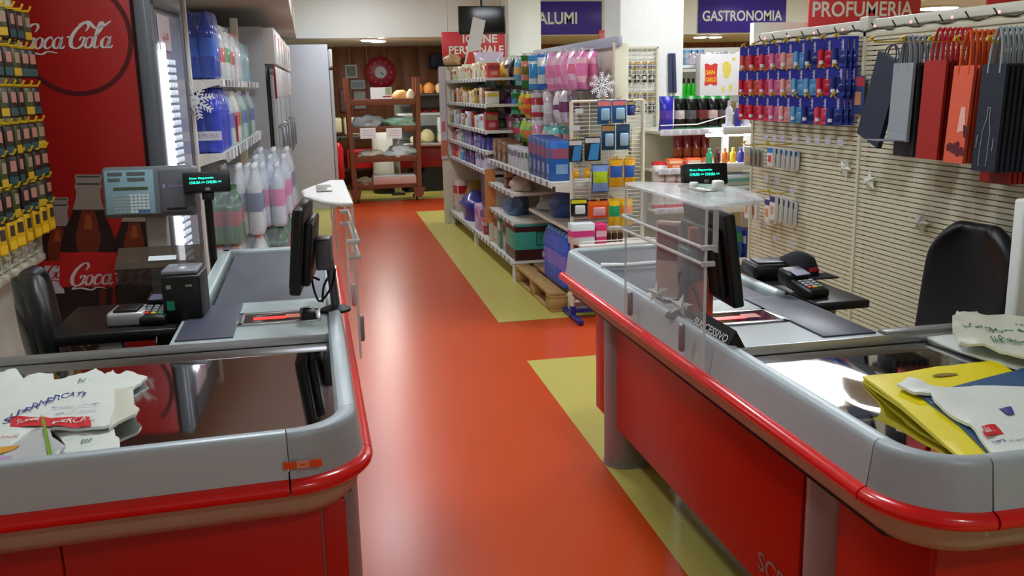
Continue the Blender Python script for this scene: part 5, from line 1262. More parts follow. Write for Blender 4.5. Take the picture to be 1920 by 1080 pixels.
# wall things
def framed(loc, w_, h_, label, m1, m2):
    t = thing('framed_notice', label, 'notice', loc); b = MB(); b.box((0, 0, 0), (w_, .02, h_), 0, .004); b.build('frame', m1, t); b = MB(); b.box((0, -.0115, 0), (w_-.05, .003, h_-.05)); b.build('print', m2, t); return t
framed((0.74, 16.305, 1.90), .20, .22, 'small framed picture with dark print high on the wood wall', MX((190, 196, 192), .4), MX((80, 92, 90), .4))
framed((0.84, 16.305, 1.68), .24, .15, 'pale blue notice under the small picture on the wood wall', MX((160, 170, 174), .4), MX((110, 130, 150), .4))
framed((0.86, 16.305, 1.42), .24, .32, 'white wall chart beside the rack post', MX((120, 70, 60), .4), MX((150, 156, 156), .4))
framed((0.60, 16.305, 1.42), .16, .40, 'narrow reddish framed chart at the left of the wood wall', MX((90, 44, 40), .4), MX((110, 90, 84), .4))
t = thing('wall_clock', 'large round red wall clock with small white dial on the wood wall', 'clock', (1.23, 16.30, 1.875))
b = MB(); b.lathe([(.255, 0), (.26, .012), (.24, .03), (.10, .032)], seg=40); b.xf(Matrix.Rotation(PI/2, 4, 'X')); b.build('rim', MX((150, 20, 40), .4), t)
b = MB(); b.lathe([(.098, .03), (.098, .036)], seg=32); b.xf(Matrix.Rotation(PI/2, 4, 'X')); b.build('dial', M('dial', (190, 196, 204), .4), t)
b = MB(); b.box((.025, -.040, -.018), (.07, .004, .010), 0, 0, rot=Matrix.Rotation(R(38), 3, 'Y')); b.box((.012, -.040, -.012), (.04, .004, .012), 0, 0, rot=Matrix.Rotation(R(60), 3, 'Y')); b.build('hand', DARK, t)
b = MB()
for i in range(12):
    a = 2*PI*i/12; b.lathe([(.012, 0), (.012, .003)], (0, 0, 0), seg=8)
    for v in [q for q in b.bm.verts][-16:]: v.co = Vector((v.co.x+.18*math.cos(a), -.033-v.co.z, v.co.y+.18*math.sin(a)))
b.build('hour_marks', MX((214, 120, 130), .4), t)
t = thing('blue_box', 'dark blue box high on the wood wall at the right end', 'box', (2.20, 16.1, 2.05)); b = MB(); b.box((0, 0, 0), (.3, .3, .22), 0, .01); b.box((0, .12, -.12), (.34, .1, .02)); b.build('box_body', MX((20, 34, 66), .5), t)
# hanging flat screen
t = thing('flat_screen', 'black flat screen hanging from the ceiling before the bulkhead', 'screen', (2.205, 12.0, 2.42))
b = MB(); b.box((0, 0, 0), (.60, .05, .34), 0, .008); b.build('casing', BLACK, t); b = MB(); b.box((0, -.026, .005), (.56, .002, .30)); b.build('display_panel', M('screen_dark', (8, 10, 12), 0.08), t)
b = MB(); b.tube([(0, .01, .15), (0, .01, .58)], .015); b.build('ceiling_mount', DARK, t)
# ================================================================ CENTRAL GONDOLA
t = thing('gondola_shelving', 'long cream gondola shelving along the yellow floor stripe', 'shelving', (1.85, 8.7, 0))
GC = M('gondola_cream', (214, 208, 190), 0.45)
b = MB(); b.box((2.13, 9.35, 0.93), (0.03, 3.6, 1.84)); b.box((2.13, 6.95, 1.18), (0.03, 1.2, 1.34)); wb(b, 'back_panel', GC, t)
b = MB(); b.box((2.10, 7.5, 1.885), (0.03, 2.5, 0.07), 0, 0.003); wb(b, 'top_rail', M('rail_grey', (170, 176, 190), .4), t)
b = MB(); b.box((1.82, 11.12, 0.92), (0.60, 0.03, 1.84), 0, 0.004); ep = wb(b, 'end_panel', GC, t)
b = MB(); b.box((1.545, 11.09, 1.30), (0.075, 0.012, 1.06), 0); b.box((1.545, 11.083, 0.90), (0.07, 0.003, 0.18), 1); b.box((1.545, 11.083, 1.15), (0.04, 0.003, 0.12), 2); wb(b, 'poster_strip', [MX((206, 200, 206), .4), MX((206, 120, 90), .4), MX((200, 110, 120), .4)], t)
b = MB(); b.box((2.13, 6.33, 0.94), (0.10, 0.05, 1.88), 0, 0.003); wb(b, 'end_post', CREAM, t)
def gshelf(z, y0, y1, xf=1.60, fat=0.036):
    b = MB(); b.box(((xf+2.11)/2, (y0+y1)/2, z-0.012), (2.11-xf, y1-y0, 0.024)); wb(b, 'shelf_board', SHELFW, t)
    b = MB(); b.box((xf-0.004, (y0+y1)/2, z-0.016), (0.008, y1-y0, fat), 0, 0.001)
    k = y0+0.04; i = 0
    while k < y1-0.05:
        b.box((xf-0.0095, k, z-0.016), (0.003, 0.05, fat*0.8), 1+(i % 2)); k += 0.085; i += 1
    wb(b, 'price_strip', [SHELFW, MX((206, 206, 212), .4), MX((120, 124, 134), .4)], t)
FARZ = [1.68, 1.44, 1.20, 1.01, 0.82]
for z in FARZ: gshelf(z, 8.58, 11.10)
gshelf(0.17, 7.50, 11.10, 1.585, 0.045)
gshelf(0.945, 6.20, 8.58, 1.60, 0.045)
gshelf(0.735, 7.50, 8.55, 1.60); gshelf(0.50, 7.50, 8.55, 1.60)
b = MB(); b.box((1.92, 6.86, 0.60), (0.38, 1.28, 0.022)); wb(b, 'shelf_board', SHELFW, t)
b = MB(); b.prism([(1.62, 0.92), (2.11, 0.92), (2.11, 0.72), (2.02, 0.84), (1.62, 0.885)], 'y', 6.19, 6.20); b.prism([(1.74, 0.60), (2.11, 0.60), (2.11, 0.44), (2.02, 0.54), (1.74, 0.575)], 'y', 6.21, 6.22); wb(b, 'bracket', SHELFW, t)
b = MB(); b.box((1.84, 8.57, 0.47), (0.5, 0.02, 0.60)); b.box((1.61, 8.565, 0.60), (0.10, 0.012, 0.50), 1); wb(b, 'divider_board', [GC, MX((216, 140, 80), .5)], t)
b = MB()
for y in (7.52, 9.4, 11.0): b.box((1.61, y, 0.07), (0.04, 0.05, 0.14))
b.box((1.75, 9.3, 0.06), (0.02, 3.5, 0.12)); wb(b, 'foot', SHELFW, t)
gond = t
def carton(name, label, loc, dims, c1, c2, rz=0.0, grp=None, face='x', cat_='box', style=0, rough=.35):
    """printed carton: body plus a print patch on the aisle face"""
    t = thing(name, label, cat_, loc, rz, grp)
    w_, d_, h_ = dims; b = MB(); b.box((0, 0, h_/2), dims, 0, 0.003, seg=1)
    if style == 0:
        b.box((-w_/2-0.0008, 0, h_*0.70), (0.0014, d_*0.86, h_*0.26), 1); b.box((0, -d_/2-0.0008, h_*0.70), (w_*0.86, 0.0014, h_*0.26), 1)
        b.box((-w_/2-0.0008, 0, h_*0.30), (0.0014, d_*0.5, h_*0.25), 2); b.box((0, -d_/2-0.0008, h_*0.30), (w_*0.5, 0.0014, h_*0.25), 2)
    elif style == 1:
        b.box((-w_/2-0.0008, 0, h_*0.5), (0.0014, d_*0.98, h_*0.3), 1); b.box((0, -d_/2-0.0008, h_*0.5), (w_*0.98, 0.0014, h_*0.3), 1)
    b.build('carton_body', [MX(c1, rough), MX(c2, .4), MX(tuple(min(255, int(v*0.5+110)) for v in c1), .4)], t); return t
SHN = ['top', 'second', 'third', 'fourth', 'fifth']
pal = [[((150, 50, 60), 'maroon'), ((206, 200, 170), 'cream'), ((190, 206, 160), 'pale green'), ((214, 170, 120), 'tan'), ((200, 70, 50), 'red'), ((220, 216, 190), 'ivory')],
       [((160, 130, 60), 'ochre'), ((206, 180, 150), 'beige'), ((96, 56, 36), 'brown'), ((220, 214, 200), 'white'), ((206, 60, 50), 'red'), ((214, 190, 40), 'yellow')],
       [((140, 124, 70), 'olive'), ((200, 206, 214), 'silver'), ((214, 216, 220), 'white'), ((160, 180, 200), 'pale blue'), ((170, 40, 50), 'dark red'), ((206, 210, 206), 'light grey')],
       [((200, 40, 50), 'red'), ((206, 206, 200), 'white'), ((70, 120, 130), 'teal'), ((110, 90, 160), 'violet'), ((90, 80, 150), 'dark violet'), ((60, 50, 140), 'indigo')],
       [((200, 50, 56), 'red'), ((210, 200, 190), 'cream'), ((70, 150, 200), 'sky blue'), ((80, 60, 120), 'purple'), ((60, 46, 110), 'deep purple'), ((206, 196, 220), 'lilac')]]
rn = random.Random(21)
for si, z in enumerate(FARZ):
    y = 10.98; i = 0
    H = (0.17 if si else 0.17)
    while y > 8.75:
        c, nm = pal[si][min(5, int(i*6/14))] if si > 2 else pal[si][i % 6]
        d_ = rn.uniform(.10, .16); h_ = rn.uniform(.10, .165); 
        if si == 3: h_ = min(h_, .15)
        if si == 4: h_ = min(h_, .15)
        c2 = pal[si][(i+2) % 6][0]
        carton('grocery_box', '%s carton, %s from the far end on the %s shelf of the gondola' % (nm, ORD[i], SHN[si]), (1.68+rn.uniform(-.01, .02), y-d_/2, z+.001), (.12, d_, h_), c, c2, rn.uniform(-.06, .06), 'small cartons on the far gondola shelves')
        y -= d_+0.012; i += 1
blob('snack_heap', 'small heap of assorted sachets on top of the far gondola shelf', 'snack', (1.64, 10.9, 1.852), (.2, .4, .12), MX((190, 150, 110), .4), 66)
# near shelf of the gondola
def carR(px, py, X, z, dims, c1, c2, name, label, grp=None, rz=0.0, style=0):
    p = onx(px, py, X); return carton(name, label, (X+dims[0]/2, p.y, z), dims, c1, c2, rz, grp, style=style)
Zs = 0.946
for i in range(3):
    carton('biscuit_box', '%s brown snack box from the far end of the long shelf' % ORD[i], (1.72, 8.45-.21*i, Zs), (.16, .18, .19-.01*i), (112, 74, 44), (160, 120, 76), 0, 'brown boxes at the far end of the long shelf')
for i in range(5):
    carton('tea_box', '%s silver grey tea box from the far end of the long shelf' % ORD[i], (1.68, 7.76-.125*i, Zs), (.10, .115, .17-(.01*(i % 2))), (190, 190, 200), (110, 110, 120), 0, 'silver grey boxes in the middle of the long shelf')
carton('spray_box', 'lime green carton between the grey and blue boxes', (1.68, 7.06, Zs), (.09, .10, .15), (170, 190, 60), (90, 150, 60))
for i in range(5):
    carton('cereal_box', '%s tall blue box with plum band from the left at the near end of the long shelf' % ORD[i], (1.70, 6.92-.135*i, Zs), (.17, .125, .29-.005*i), (52, 80, 142) if i < 4 else (30, 92, 170), (150, 80, 104), 0, 'tall blue boxes at the near end of the long shelf')
carton('chocolate_pack', 'brown upright pack leaning on the small middle shelf', (1.66, 7.95, .736), (.06, .10, .17), (96, 46, 30), (180, 140, 90), .1)
blob('clear_packs', 'pile of clear wrapped pastries on the small middle shelf', 'pastry', (1.72, 7.70, .737), (.2, .26, .13), M('clear_pastry', (196, 176, 160), .3, noise=.3, nscale=22), 41, amp=.3)
blob('blue_parcel', 'clear bag with blue content on the lower middle shelf', 'bag', (1.74, 8.05, .502), (.22, .4, .19), M('blue_film_bag', (90, 120, 160), .25, noise=.35, nscale=18), 42, amp=.3)
blob('blue_parcel', 'blue wrapped roll further back on the recessed shelf over the teal box', 'bag', (1.92, 6.95, .612), (.3, .45, .20), M('blue_wrap', (50, 90, 150), .3, noise=.2), 43, amp=.12)
blob('clear_tray', 'clear plastic trays in front of the blue roll on the recessed shelf', 'tray', (1.90, 7.32, .612), (.28, .26, .12), M('clear_tray', (160, 164, 166), .2, noise=.2), 44, amp=.25)
# base shelf things
blob('blue_pack_heap', 'dark blue bag of sweets slumped on the base shelf', 'bag', (1.76, 10.2, .172), (.34, .7, .30), M('dark_blue_bag', (40, 48, 140), .25, noise=.4, nscale=26), 45, amp=.3)
blob('mustard_bag', 'mustard yellow bag behind the dark blue one on the base shelf', 'bag', (1.84, 10.62, .172), (.3, .34, .38), MX((140, 106, 30), .4), 46, amp=.2)
carton('red_white_pack', 'red and white pack leaning at the far end of the base shelf', (1.70, 10.92, .172), (.14, .16, .36), (206, 190, 180), (190, 40, 46), .2)
carton('tall_violet_box', 'tall dark violet box standing on the base shelf before the orange board', (1.80, 9.1, .172), (.3, .34, .60), (56, 48, 84), (80, 70, 110), 0)
carton('pink_box', 'pink lilac box on the base shelf beside the dark blue bag', (1.70, 9.35, .172), (.18, .26, .26), (196, 160, 200), (190, 120, 170), 0)
carton('small_red_pack', 'small red and white packet beside the pink box', (1.66, 9.05, .172), (.08, .12, .15), (200, 50, 60), (220, 214, 210), 0)
carton('book_box', 'cream and grey flat box standing on the base shelf next to the orange board', (1.72, 8.40, .172), (.2, .20, .29), (206, 190, 160), (120, 70, 60), 0)
carton('green_carton', 'slim green and white carton between the cream box and the teal box', (1.70, 8.20, .172), (.18, .14, .28), (70, 140, 120), (206, 206, 196), 0)
carton('picture_box', 'brown and cream picture box right before the teal box', (1.72, 8.00, .172), (.2, .17, .28), (176, 150, 126), (96, 60, 44), 0)
t = thing('panettone_box', 'large teal and dark brown cake box with square emblem at the end of the base shelf', 'box', (1.80, 7.69, .172))
b = MB(); b.box((0, 0, .145), (.38, .38, .29), 0, .004); b.box((0, 0, .045), (.384, .384, .09), 1); b.box((0, 0, .262), (.384, .384, .045), 1); b.build('box_body', [MX((56, 156, 140), .35), MX((62, 30, 28), .35)], t)
b = MB(); b.prism([(-.19, -.19), (.19, -.19), (.15, .15), (-.15, .15)], 'z', .290, .312); b.build('lid', MX((60, 160, 144), .35), t)
b = MB()
for (x, z, a, c) in ((.05, .125, .12, .006), (.05, .235, .12, .006)): b.box((x, -.1925, z), (a, .002, c))
for x in (-.007, .107): b.box((x, -.1925, .18), (.006, .002, .11))
put_text(b, 'GRAN', (.01, -.193, .17), (1, 0, 0), (0, 0, 1), .08, .02, 0); b.build('emblem', MX((40, 60, 54), .4), t)
b = MB(); b.box((.06, -.1925, .045), (.04, .002, .045)); b.build('barcode_label', WHITE, t)
# pallet and its load
t = thing('wooden_pallet', 'worn wooden pallet on the floor at the near end of the gondola', 'pallet', (1.96, 6.91, 0))
b = MB()
for i in range(5): b.box((-.30+.148*i+.0, 0, .133), (.12 if i in (0, 4) else .10, 1.16, .022), 0, .002, seg=1)
for y in (-.52, 0, .52): b.box((0, y, .113), (.72, .12, .018), 0, .002, seg=1)
b.build('top_board', WOOD, t)
for x in (-.29, .30):
    for y in (-.52, 0, .52):
        b = MB(); b.box((x, y, .062), (.13, .12, .082), 0, .003, seg=1); b.build('block', WOOD, t)
b = MB()
for x in (-.29, .30): b.box((x, 0, .011), (.12, 1.16, .02), 0, .002, seg=1)
b.build('runner_board', WOOD, t)
wpack('bluedet', 0, 0, 0, 'x', nx=2, ny=6, r=.05, h=.40, body=(40, 84, 190), lab=(150, 120, 200), cap=(120, 170, 220), film=blueF)
bp = [o for o in bpy.data.objects if o.get('label') == 'x' and o.get('category') == 'bottle pack'][0]
bp.location = (1.92, 6.38, .146); bp.rotation_euler = (0, 0, 0); bp['label'] = 'tall pack of blue bottles standing on the wooden pallet'; bp.name = 'bottle_pack'
t = thing('milk_carton_tower', 'stack of white and plum cartons standing between the blue bottles and the wire stand', 'carton stack', (1.86, 6.170, .036))
for k in range(3):
    b = MB(); b.box((0, 0, .145+.295*k), (.26, .034, .29), 0, .003); b.box((-.1305, 0, .17+.295*k), (.001, .03, .06), 1); b.box((0, -.0175, .17+.295*k), (.25, .001, .06), 1); b.build('carton', [MX((206, 190, 196), .4), MX((90, 40, 52), .4)], t)
t = thing('white_drawer_base', 'low white panel block at the foot of the wire stand', 'panel', (1.78, 6.28, 0)); b = MB(); b.box((0.08, 0, .075), (.26, .07, .15), 0, .008); b.box((-.035, -.036, .11), (.008, .004, .008), 1); b.box((-.035, -.036, .05), (.008, .004, .008), 1); b.build('block', [CREAM, BLACK], t)

LASTB = []
# hanging bags on the gondola
def hbag(label, px, yt, yb, wpx, cs_, face, X=1.88, grp=None, th=.05, dz=None):
    p = onx(px, yt, X); q = onx(px, yb, X); h_ = p.z-q.z
    dist = p.y; w_ = wpx/F*dist*1.02 if face == 'c' else .14
    t = thing('snack_bag', label, 'bag', (X, p.y, p.z), R(-12) if face == 'c' else R(-82)+random.uniform(-.12, .12), grp)
    LASTB.append(t)
    b = MB(); rb = random.Random(int(px)); bands = [(.08+.1*rb.random(), 0), (.28+.14*rb.random(), 1), (.55+.14*rb.random(), 2), (.78+.1*rb.random(), 1), (1.0, 0)] if len(cs_) > 2 else [(.2, 0), (.8, 1), (1.0, 0)]
    b.pillow(w_, h_, th*1.6, seed=int(px*7+yt), bands=bands, nx=8, nz=12); b.build('bag_body', [BAGM(c) for c in cs_], t)
    b = MB(); b.box((0, 0.001, .006), (w_*.35, .002, .03)); b.build('hang_tab', MX((220, 220, 224), .4), t)
    hb = MB(); hb.tube([(2.11, p.y, p.z+.015), (X-.02, p.y, p.z+.012), (X-.03, p.y, p.z+.03)], .003, 0, 5); wb(hb, 'hook', M('hook_grey', (190, 192, 196), .35, .4), gond)
    return t
row1 = [(900, 128, 165, 12, [(206, 212, 214), (40, 46, 46), (190, 200, 200)], 'e', 'silver and black'), (913, 122, 166, 12, [(170, 206, 196), (150, 196, 184), (190, 210, 206)], 'e', 'mint green'), (924, 120, 166, 11, [(160, 200, 186), (176, 212, 200), (150, 190, 176)], 'e', 'pale mint'),
        (934, 118, 160, 10, [(220, 210, 190), (214, 170, 40), (224, 200, 120)], 'e', 'white and gold'), (942, 116, 160, 10, [(204, 160, 30), (214, 170, 40), (190, 140, 30)], 'e', 'gold'), (951, 113, 160, 11, [(190, 190, 200), (70, 50, 50), (190, 150, 90)], 'e', 'grey and brown'),
        (961, 108, 160, 12, [(20, 70, 50), (24, 30, 40), (40, 50, 60)], 'e', 'dark green and black'), (972, 110, 160, 11, [(120, 176, 180), (90, 150, 180), (206, 160, 90)], 'e', 'teal blue'), (984, 104, 166, 15, [(50, 120, 60), (224, 140, 120), (110, 110, 30)], 'c', 'pink and green'),
        (999, 104, 168, 17, [(60, 150, 210), (214, 226, 232), (60, 150, 210)], 'c', 'white and blue fish print'), (1016, 102, 168, 17, [(50, 110, 200), (214, 226, 232), (60, 150, 210)], 'c', 'blue topped white fish print'),
        (1032, 99, 170, 13, [(222, 130, 180), (236, 176, 200), (226, 130, 170)], 'e', 'pink'), (1048, 99, 168, 13, [(222, 120, 176), (236, 176, 200), (226, 120, 166)], 'e', 'pink'), (1061, 98, 168, 10, [(222, 130, 180), (226, 150, 190), (232, 140, 180)], 'e', 'pink'), (1074, 96, 168, 11, [(232, 140, 190), (236, 180, 206), (226, 110, 150)], 'e', 'pink'), (1090, 95, 166, 13, [(226, 120, 180), (236, 176, 190), (232, 120, 170)], 'e', 'pink')]
row2 = [(904, 178, 214, 9, [(206, 190, 130), (200, 120, 70), (214, 120, 60)], 'e', 'tan and orange'), (914, 178, 218, 9, [(224, 214, 200), (226, 160, 180), (220, 150, 160)], 'e', 'cream and pink'), (923, 176, 212, 9, [(150, 190, 40), (206, 206, 80), (200, 140, 40)], 'e', 'lime'), (932, 176, 208, 9, [(170, 206, 60), (224, 140, 60), (190, 200, 60)], 'e', 'orange and lime'),
        (941, 174, 214, 11, [(206, 120, 176), (226, 180, 150), (200, 110, 170)], 'e', 'pink and peach'), (952, 172, 212, 11, [(110, 30, 90), (90, 20, 90), (120, 60, 150)], 'e', 'dark purple'), (965, 172, 214, 15, [(110, 200, 160), (30, 140, 80), (70, 150, 220)], 'c', 'green and mint'), (979, 174, 214, 12, [(190, 200, 60), (226, 160, 60), (120, 180, 60)], 'e', 'yellow green'), (989, 176, 222, 12, [(226, 190, 40), (206, 70, 50), (226, 140, 40)], 'e', 'yellow and red'),
        (1005, 174, 228, 20, [(214, 206, 212), (190, 60, 70), (222, 218, 222), (140, 60, 70)], 'c', 'white and red face print'), (1028, 172, 232, 20, [(214, 206, 212), (206, 190, 196), (222, 218, 222)], 'c', 'white and red face print'), (1046, 172, 230, 15, [(222, 200, 210), (222, 214, 220), (120, 60, 100)], 'e', 'white and plum'), (1058, 170, 230, 12, [(222, 200, 210), (190, 180, 190), (120, 60, 100)], 'e', 'white and plum')]
row3 = [(908, 216, 260, 11, [(220, 120, 130), (226, 150, 120), (216, 60, 90)], 'c', 'coral and red'), (925, 218, 264, 12, [(190, 150, 200), (226, 190, 130), (214, 200, 150)], 'c', 'lilac and cream'), (941, 222, 266, 13, [(40, 110, 80), (214, 214, 170), (90, 140, 60)], 'c', 'cream and dark green'), (957, 218, 266, 15, [(226, 120, 160), (226, 150, 170), (226, 90, 140)], 'c', 'pink'), (969, 226, 264, 10, [(190, 206, 200), (120, 180, 140), (206, 80, 110)], 'e', 'green and red'),
        (983, 226, 266, 10, [(160, 190, 60), (160, 200, 100), (220, 130, 60)], 'e', 'lime and orange'), (992, 230, 272, 9, [(160, 190, 60), (130, 180, 100), (220, 120, 60)], 'e', 'green and orange'), (1007, 226, 282, 22, [(222, 214, 220), (222, 150, 170), (214, 200, 210)], 'c', 'white and pink'), (1025, 234, 278, 8, [(30, 120, 100), (110, 190, 190), (214, 170, 160)], 'e', 'teal'), (1035, 236, 280, 7, [(40, 150, 140), (120, 200, 196), (214, 150, 150)], 'e', 'teal'), (1042, 236, 280, 7, [(40, 150, 140), (120, 200, 196), (214, 150, 150)], 'e', 'teal')]
for rname, row in (('top', row1), ('middle', row2), ('lowest', row3)):
    cnt = {}
    for i, (px, yt, yb, wp, cs_, f_, nm) in enumerate(row):
        hbag('%s snack bag, %s from the left in the %s hanging row of the gondola' % (nm, ORD[i], rname), px, yt, yb, wp, cs_, f_, 1.88, 'snack bags hanging on gondola hooks')
        dup(LASTB[-1], (LASTB[-1].location.x+.085, LASTB[-1].location.y+.035, LASTB[-1].location.z-.004), '%s snack bag right behind the %s from the left, %s hanging row' % (nm, ORD[i], rname), LASTB[-1].rotation_euler.z+random.uniform(-.2, .2))
for i in range(4):
    px = 1046+15*i; p = onx(px, 100, 2.00)
    t = thing('snack_bag', '%s deep blue bag showing between the pink bags in the top row' % ORD[i], 'bag', (2.02, p.y, p.z-.01), R(-20), 'deep blue bags behind the pink ones')
    b = MB(); b.pillow(.13, .26, .03, bands=[(.5, 0), (1, 1)], seed=i); b.build('bag_body', [MX((50, 110, 190), .3), MX((60, 80, 130), .3)], t)
t = thing('bubble_bag', 'big translucent lilac bag standing on top of the gondola below the red sign', 'bag', (1.90, 10.0, 1.60), R(-10))
b = MB(); b.pillow(.32, .26, .16, c=(0, 0, .36), nx=8, nz=10, seed=9); b.build('bag_body', M('lilac_film', (216, 200, 224), .2, alpha=.75, noise=.1), t)
t = thing('promo_banner', 'white and red triangular promotional card rising above the gondola', 'card', (1.75, 10.6, 1.70))
b = MB(); b.prism([(-.05, 0), (.10, 0), (.24, .62), (.10, .66)], 'y', 0, .006); b.prism([(-.04, .02), (.10, .02), (.16, .30), (.04, .28)], 'y', -.002, 0, 1); b.build('card', [MX((216, 212, 210), .3), MX((206, 70, 50), .35)], t)
p = ony(1132, 160, 6.22); snowflake('tinsel_snowflake', (p.x, 6.26, p.z), .085, R(0), 'white glittery snowflake on the end of the gondola', n=9)

# ================================================================ WIRE STAND (near end of gondola)
WY = 6.12
t = thing('wire_display_stand', 'cream wire display stand with dark blue feet at the end of the gondola', 'display stand', (1.98, WY, 0))
b = MB(); 
for x in (1.715, 2.22): b.tube([(x, WY, .06), (x, WY, 1.49)], .014, 0, 8)
b.tube([(1.715, WY, 1.49), (2.22, WY, 1.49)], .010, 0, 8); b.tube([(1.715, WY, .12), (2.22, WY, .12)], .010, 0, 8); wb(b, 'frame', CREAM, t)
b = MB(); z = .6
while z < 1.47: b.tube([(1.72, WY, z), (2.215, WY, z)], .0028, 0, 4); z += .026
for x in (1.84, 1.97, 2.10): b.tube([(x, WY-.006, .58), (x, WY-.006, 1.48)], .003, 0, 4)
wb(b, 'wires', CREAM, t)
b = MB(); b.box((1.715, WY, .045), (.035, .035, .09), 0, .003); b.box((2.22, WY, .045), (.035, .035, .09), 0, .003); b.box((1.97, WY, .055), (.5, .03, .022)); b.box((1.715, WY, .02), (.035, .42, .03), 0, .003); b.box((2.22, WY, .02), (.035, .42, .03), 0, .003); wb(b, 'foot', MX((36, 40, 130), .35), t)
b = MB(); b.box((1.97, WY+.022, .27), (.49, .008, .30)); wb(b, 'lower_panel', M('pale_board', (196, 176, 168), .5), t)
b = MB(); b.box((1.99, WY-.12, .545), (.56, .24, .012)); b.tube([(1.72, WY-.235, .58), (2.27, WY-.235, .58)], .004, 0, 5); wb(b, 'basket_shelf', SHELFW, t)
stand = t
def blister(label, x0, y0, x1, y1, cs_, name='blister_pack', shape=0, Y=WY-.05, cat_='pack', txt=None):
    a = ony(x0, y0, Y); c = ony(x1, y1, Y); w_ = abs(c.x-a.x); h_ = abs(a.z-c.z)
    t = thing(name, label, cat_, ((a.x+c.x)/2, Y, a.z), R(random.uniform(-6, 2)))
    b = MB(); b.box((0, 0, -h_/2), (w_, .004, h_), 0, .0015); b.box((0, -.0026, -h_*.15), (w_*.9, .001, h_*.2), 1); b.build('card', [MX(cs_[0], .3), MX(cs_[1], .35)], t)
    b = MB()
    if shape == 0: b.box((w_*.05, -.012, -h_*.6), (w_*.6, .02, h_*.5), 0, .008)
    elif shape == 1: b.pillow(w_*.95, h_*.9, .035, c=(0, -.008, -h_*.06), bands=[(.25, 0), (.7, 1), (1, 0)])
    elif shape == 2: b.prism([(-w_*.3, -h_*.95), (w_*.3, -h_*.95), (w_*.42, -h_*.25), (-w_*.1, -h_*.3)], 'y', -.014, -.003)
    b.build('contents', [MX(cs_[2], .25), MX(cs_[3] if len(cs_) > 3 else cs_[1], .3)], t)
    hb = MB(); hb.tube([((a.x+c.x)/2, WY, a.z+.006), ((a.x+c.x)/2, Y-.02, a.z+.006), ((a.x+c.x)/2, Y-.03, a.z+.02)], .004, 0, 6); wb(hb, 'hook', YEL, stand)
    return t
blister('blue and white pack with pink header, upper left of the pair on the wire stand', 1120, 188, 1146, 232, [(40, 90, 150), (236, 130, 130), (150, 190, 216)])
blister('blue and white pack with pink header, upper right of the pair on the wire stand', 1148, 187, 1174, 230, [(44, 100, 160), (236, 130, 130), (160, 196, 220)])
blister('small dark blue box at the top right of the wire stand', 1176, 190, 1190, 216, [(30, 44, 130), (190, 170, 90), (60, 80, 150)])
blister('razor pack in black and bright blue at the left of the wire stand', 1066, 262, 1092, 303, [(30, 34, 40), (206, 206, 206), (60, 130, 190)], shape=2)
blister('razor pack in black and bright blue right of its twin', 1096, 257, 1126, 301, [(30, 34, 40), (206, 206, 206), (60, 140, 206)], shape=2)
blister('teal blister with yellow ducks, left one', 1128, 234, 1153, 281, [(30, 70, 100), (180, 140, 90), (150, 180, 206), (226, 180, 40)], shape=0)
blister('teal blister with yellow ducks, right one', 1155, 233, 1181, 280, [(30, 70, 110), (60, 80, 110), (160, 186, 206), (226, 180, 40)], shape=0)
blister('narrow yellow tag card at the left below the razors', 1075, 316, 1085, 334, [(226, 170, 20), (200, 190, 210), (226, 170, 20)], 'tag_card', 0)
blister('narrow yellow tag card right of the other below the razors', 1096, 315, 1106, 333, [(226, 170, 20), (226, 180, 40), (226, 170, 20)], 'tag_card', 0)
blister('blue pouch with lime yellow edge on the wire stand', 1109, 308, 1141, 360, [(60, 80, 150), (190, 206, 40), (120, 150, 210), (170, 200, 40)], shape=1)
blister('gold pouch with blue swirl, left one of two', 1142, 297, 1168, 350, [(214, 160, 30), (40, 80, 160), (216, 160, 30), (50, 90, 170)], shape=1)
blister('gold pouch with blue swirl, right one of two', 1169, 296, 1191, 350, [(214, 160, 30), (40, 80, 160), (216, 160, 30), (50, 90, 170)], shape=1)
blister('black pack with white mosaic print, lower left of the wire stand', 1070, 374, 1101, 405, [(20, 22, 26), (210, 214, 40), (206, 210, 214)])
blister('orange pack with lilac label, lower middle of the wire stand', 1102, 378, 1140, 408, [(224, 90, 30), (230, 120, 30), (206, 150, 160)])
blister('yellow and green sweets bag, lower right of the wire stand', 1140, 373, 1162, 422, [(226, 170, 30), (30, 140, 90), (226, 180, 30), (30, 150, 100)], shape=1)
blister('yellow bag with orange fruit print, rightmost low on the wire stand', 1163, 373, 1186, 422, [(226, 170, 20), (230, 120, 30), (226, 180, 30), (236, 130, 30)], shape=1)
for i, (x, y, lb) in enumerate(((1086, 208, 'upper'), (1080, 240, 'middle'), (1082, 318, 'lower'))):
    a = ony(x, y, WY-.012); t = thing('price_ticket', '%s white price label clipped on the left of the wire stand' % lb, 'price ticket', (a.x, WY-.012, a.z)); b = MB(); b.box((0, 0, 0), (.055, .003, .032)); b.build('paper', MX((196, 206, 210), .5), t)
def stnd(label, x0, x1, h_, c1, c2, name, st=1, y=WY-.12):
    a = ony(x0, 450, y); c = ony(x1, 450, y); return carton(name, label, ((a.x+c.x)/2, y, .552), (c.x-a.x-.004, .10, h_), c1, c2, 0, None, style=st)
stnd('white pack with magenta band and pale blue pattern in the stand basket', 1068, 1112, .14, (214, 222, 226), (216, 60, 140), 'nappy_pack')
stnd('magenta pack with white badge in the stand basket', 1114, 1134, .13, (214, 40, 110), (226, 180, 190), 'nappy_pack')
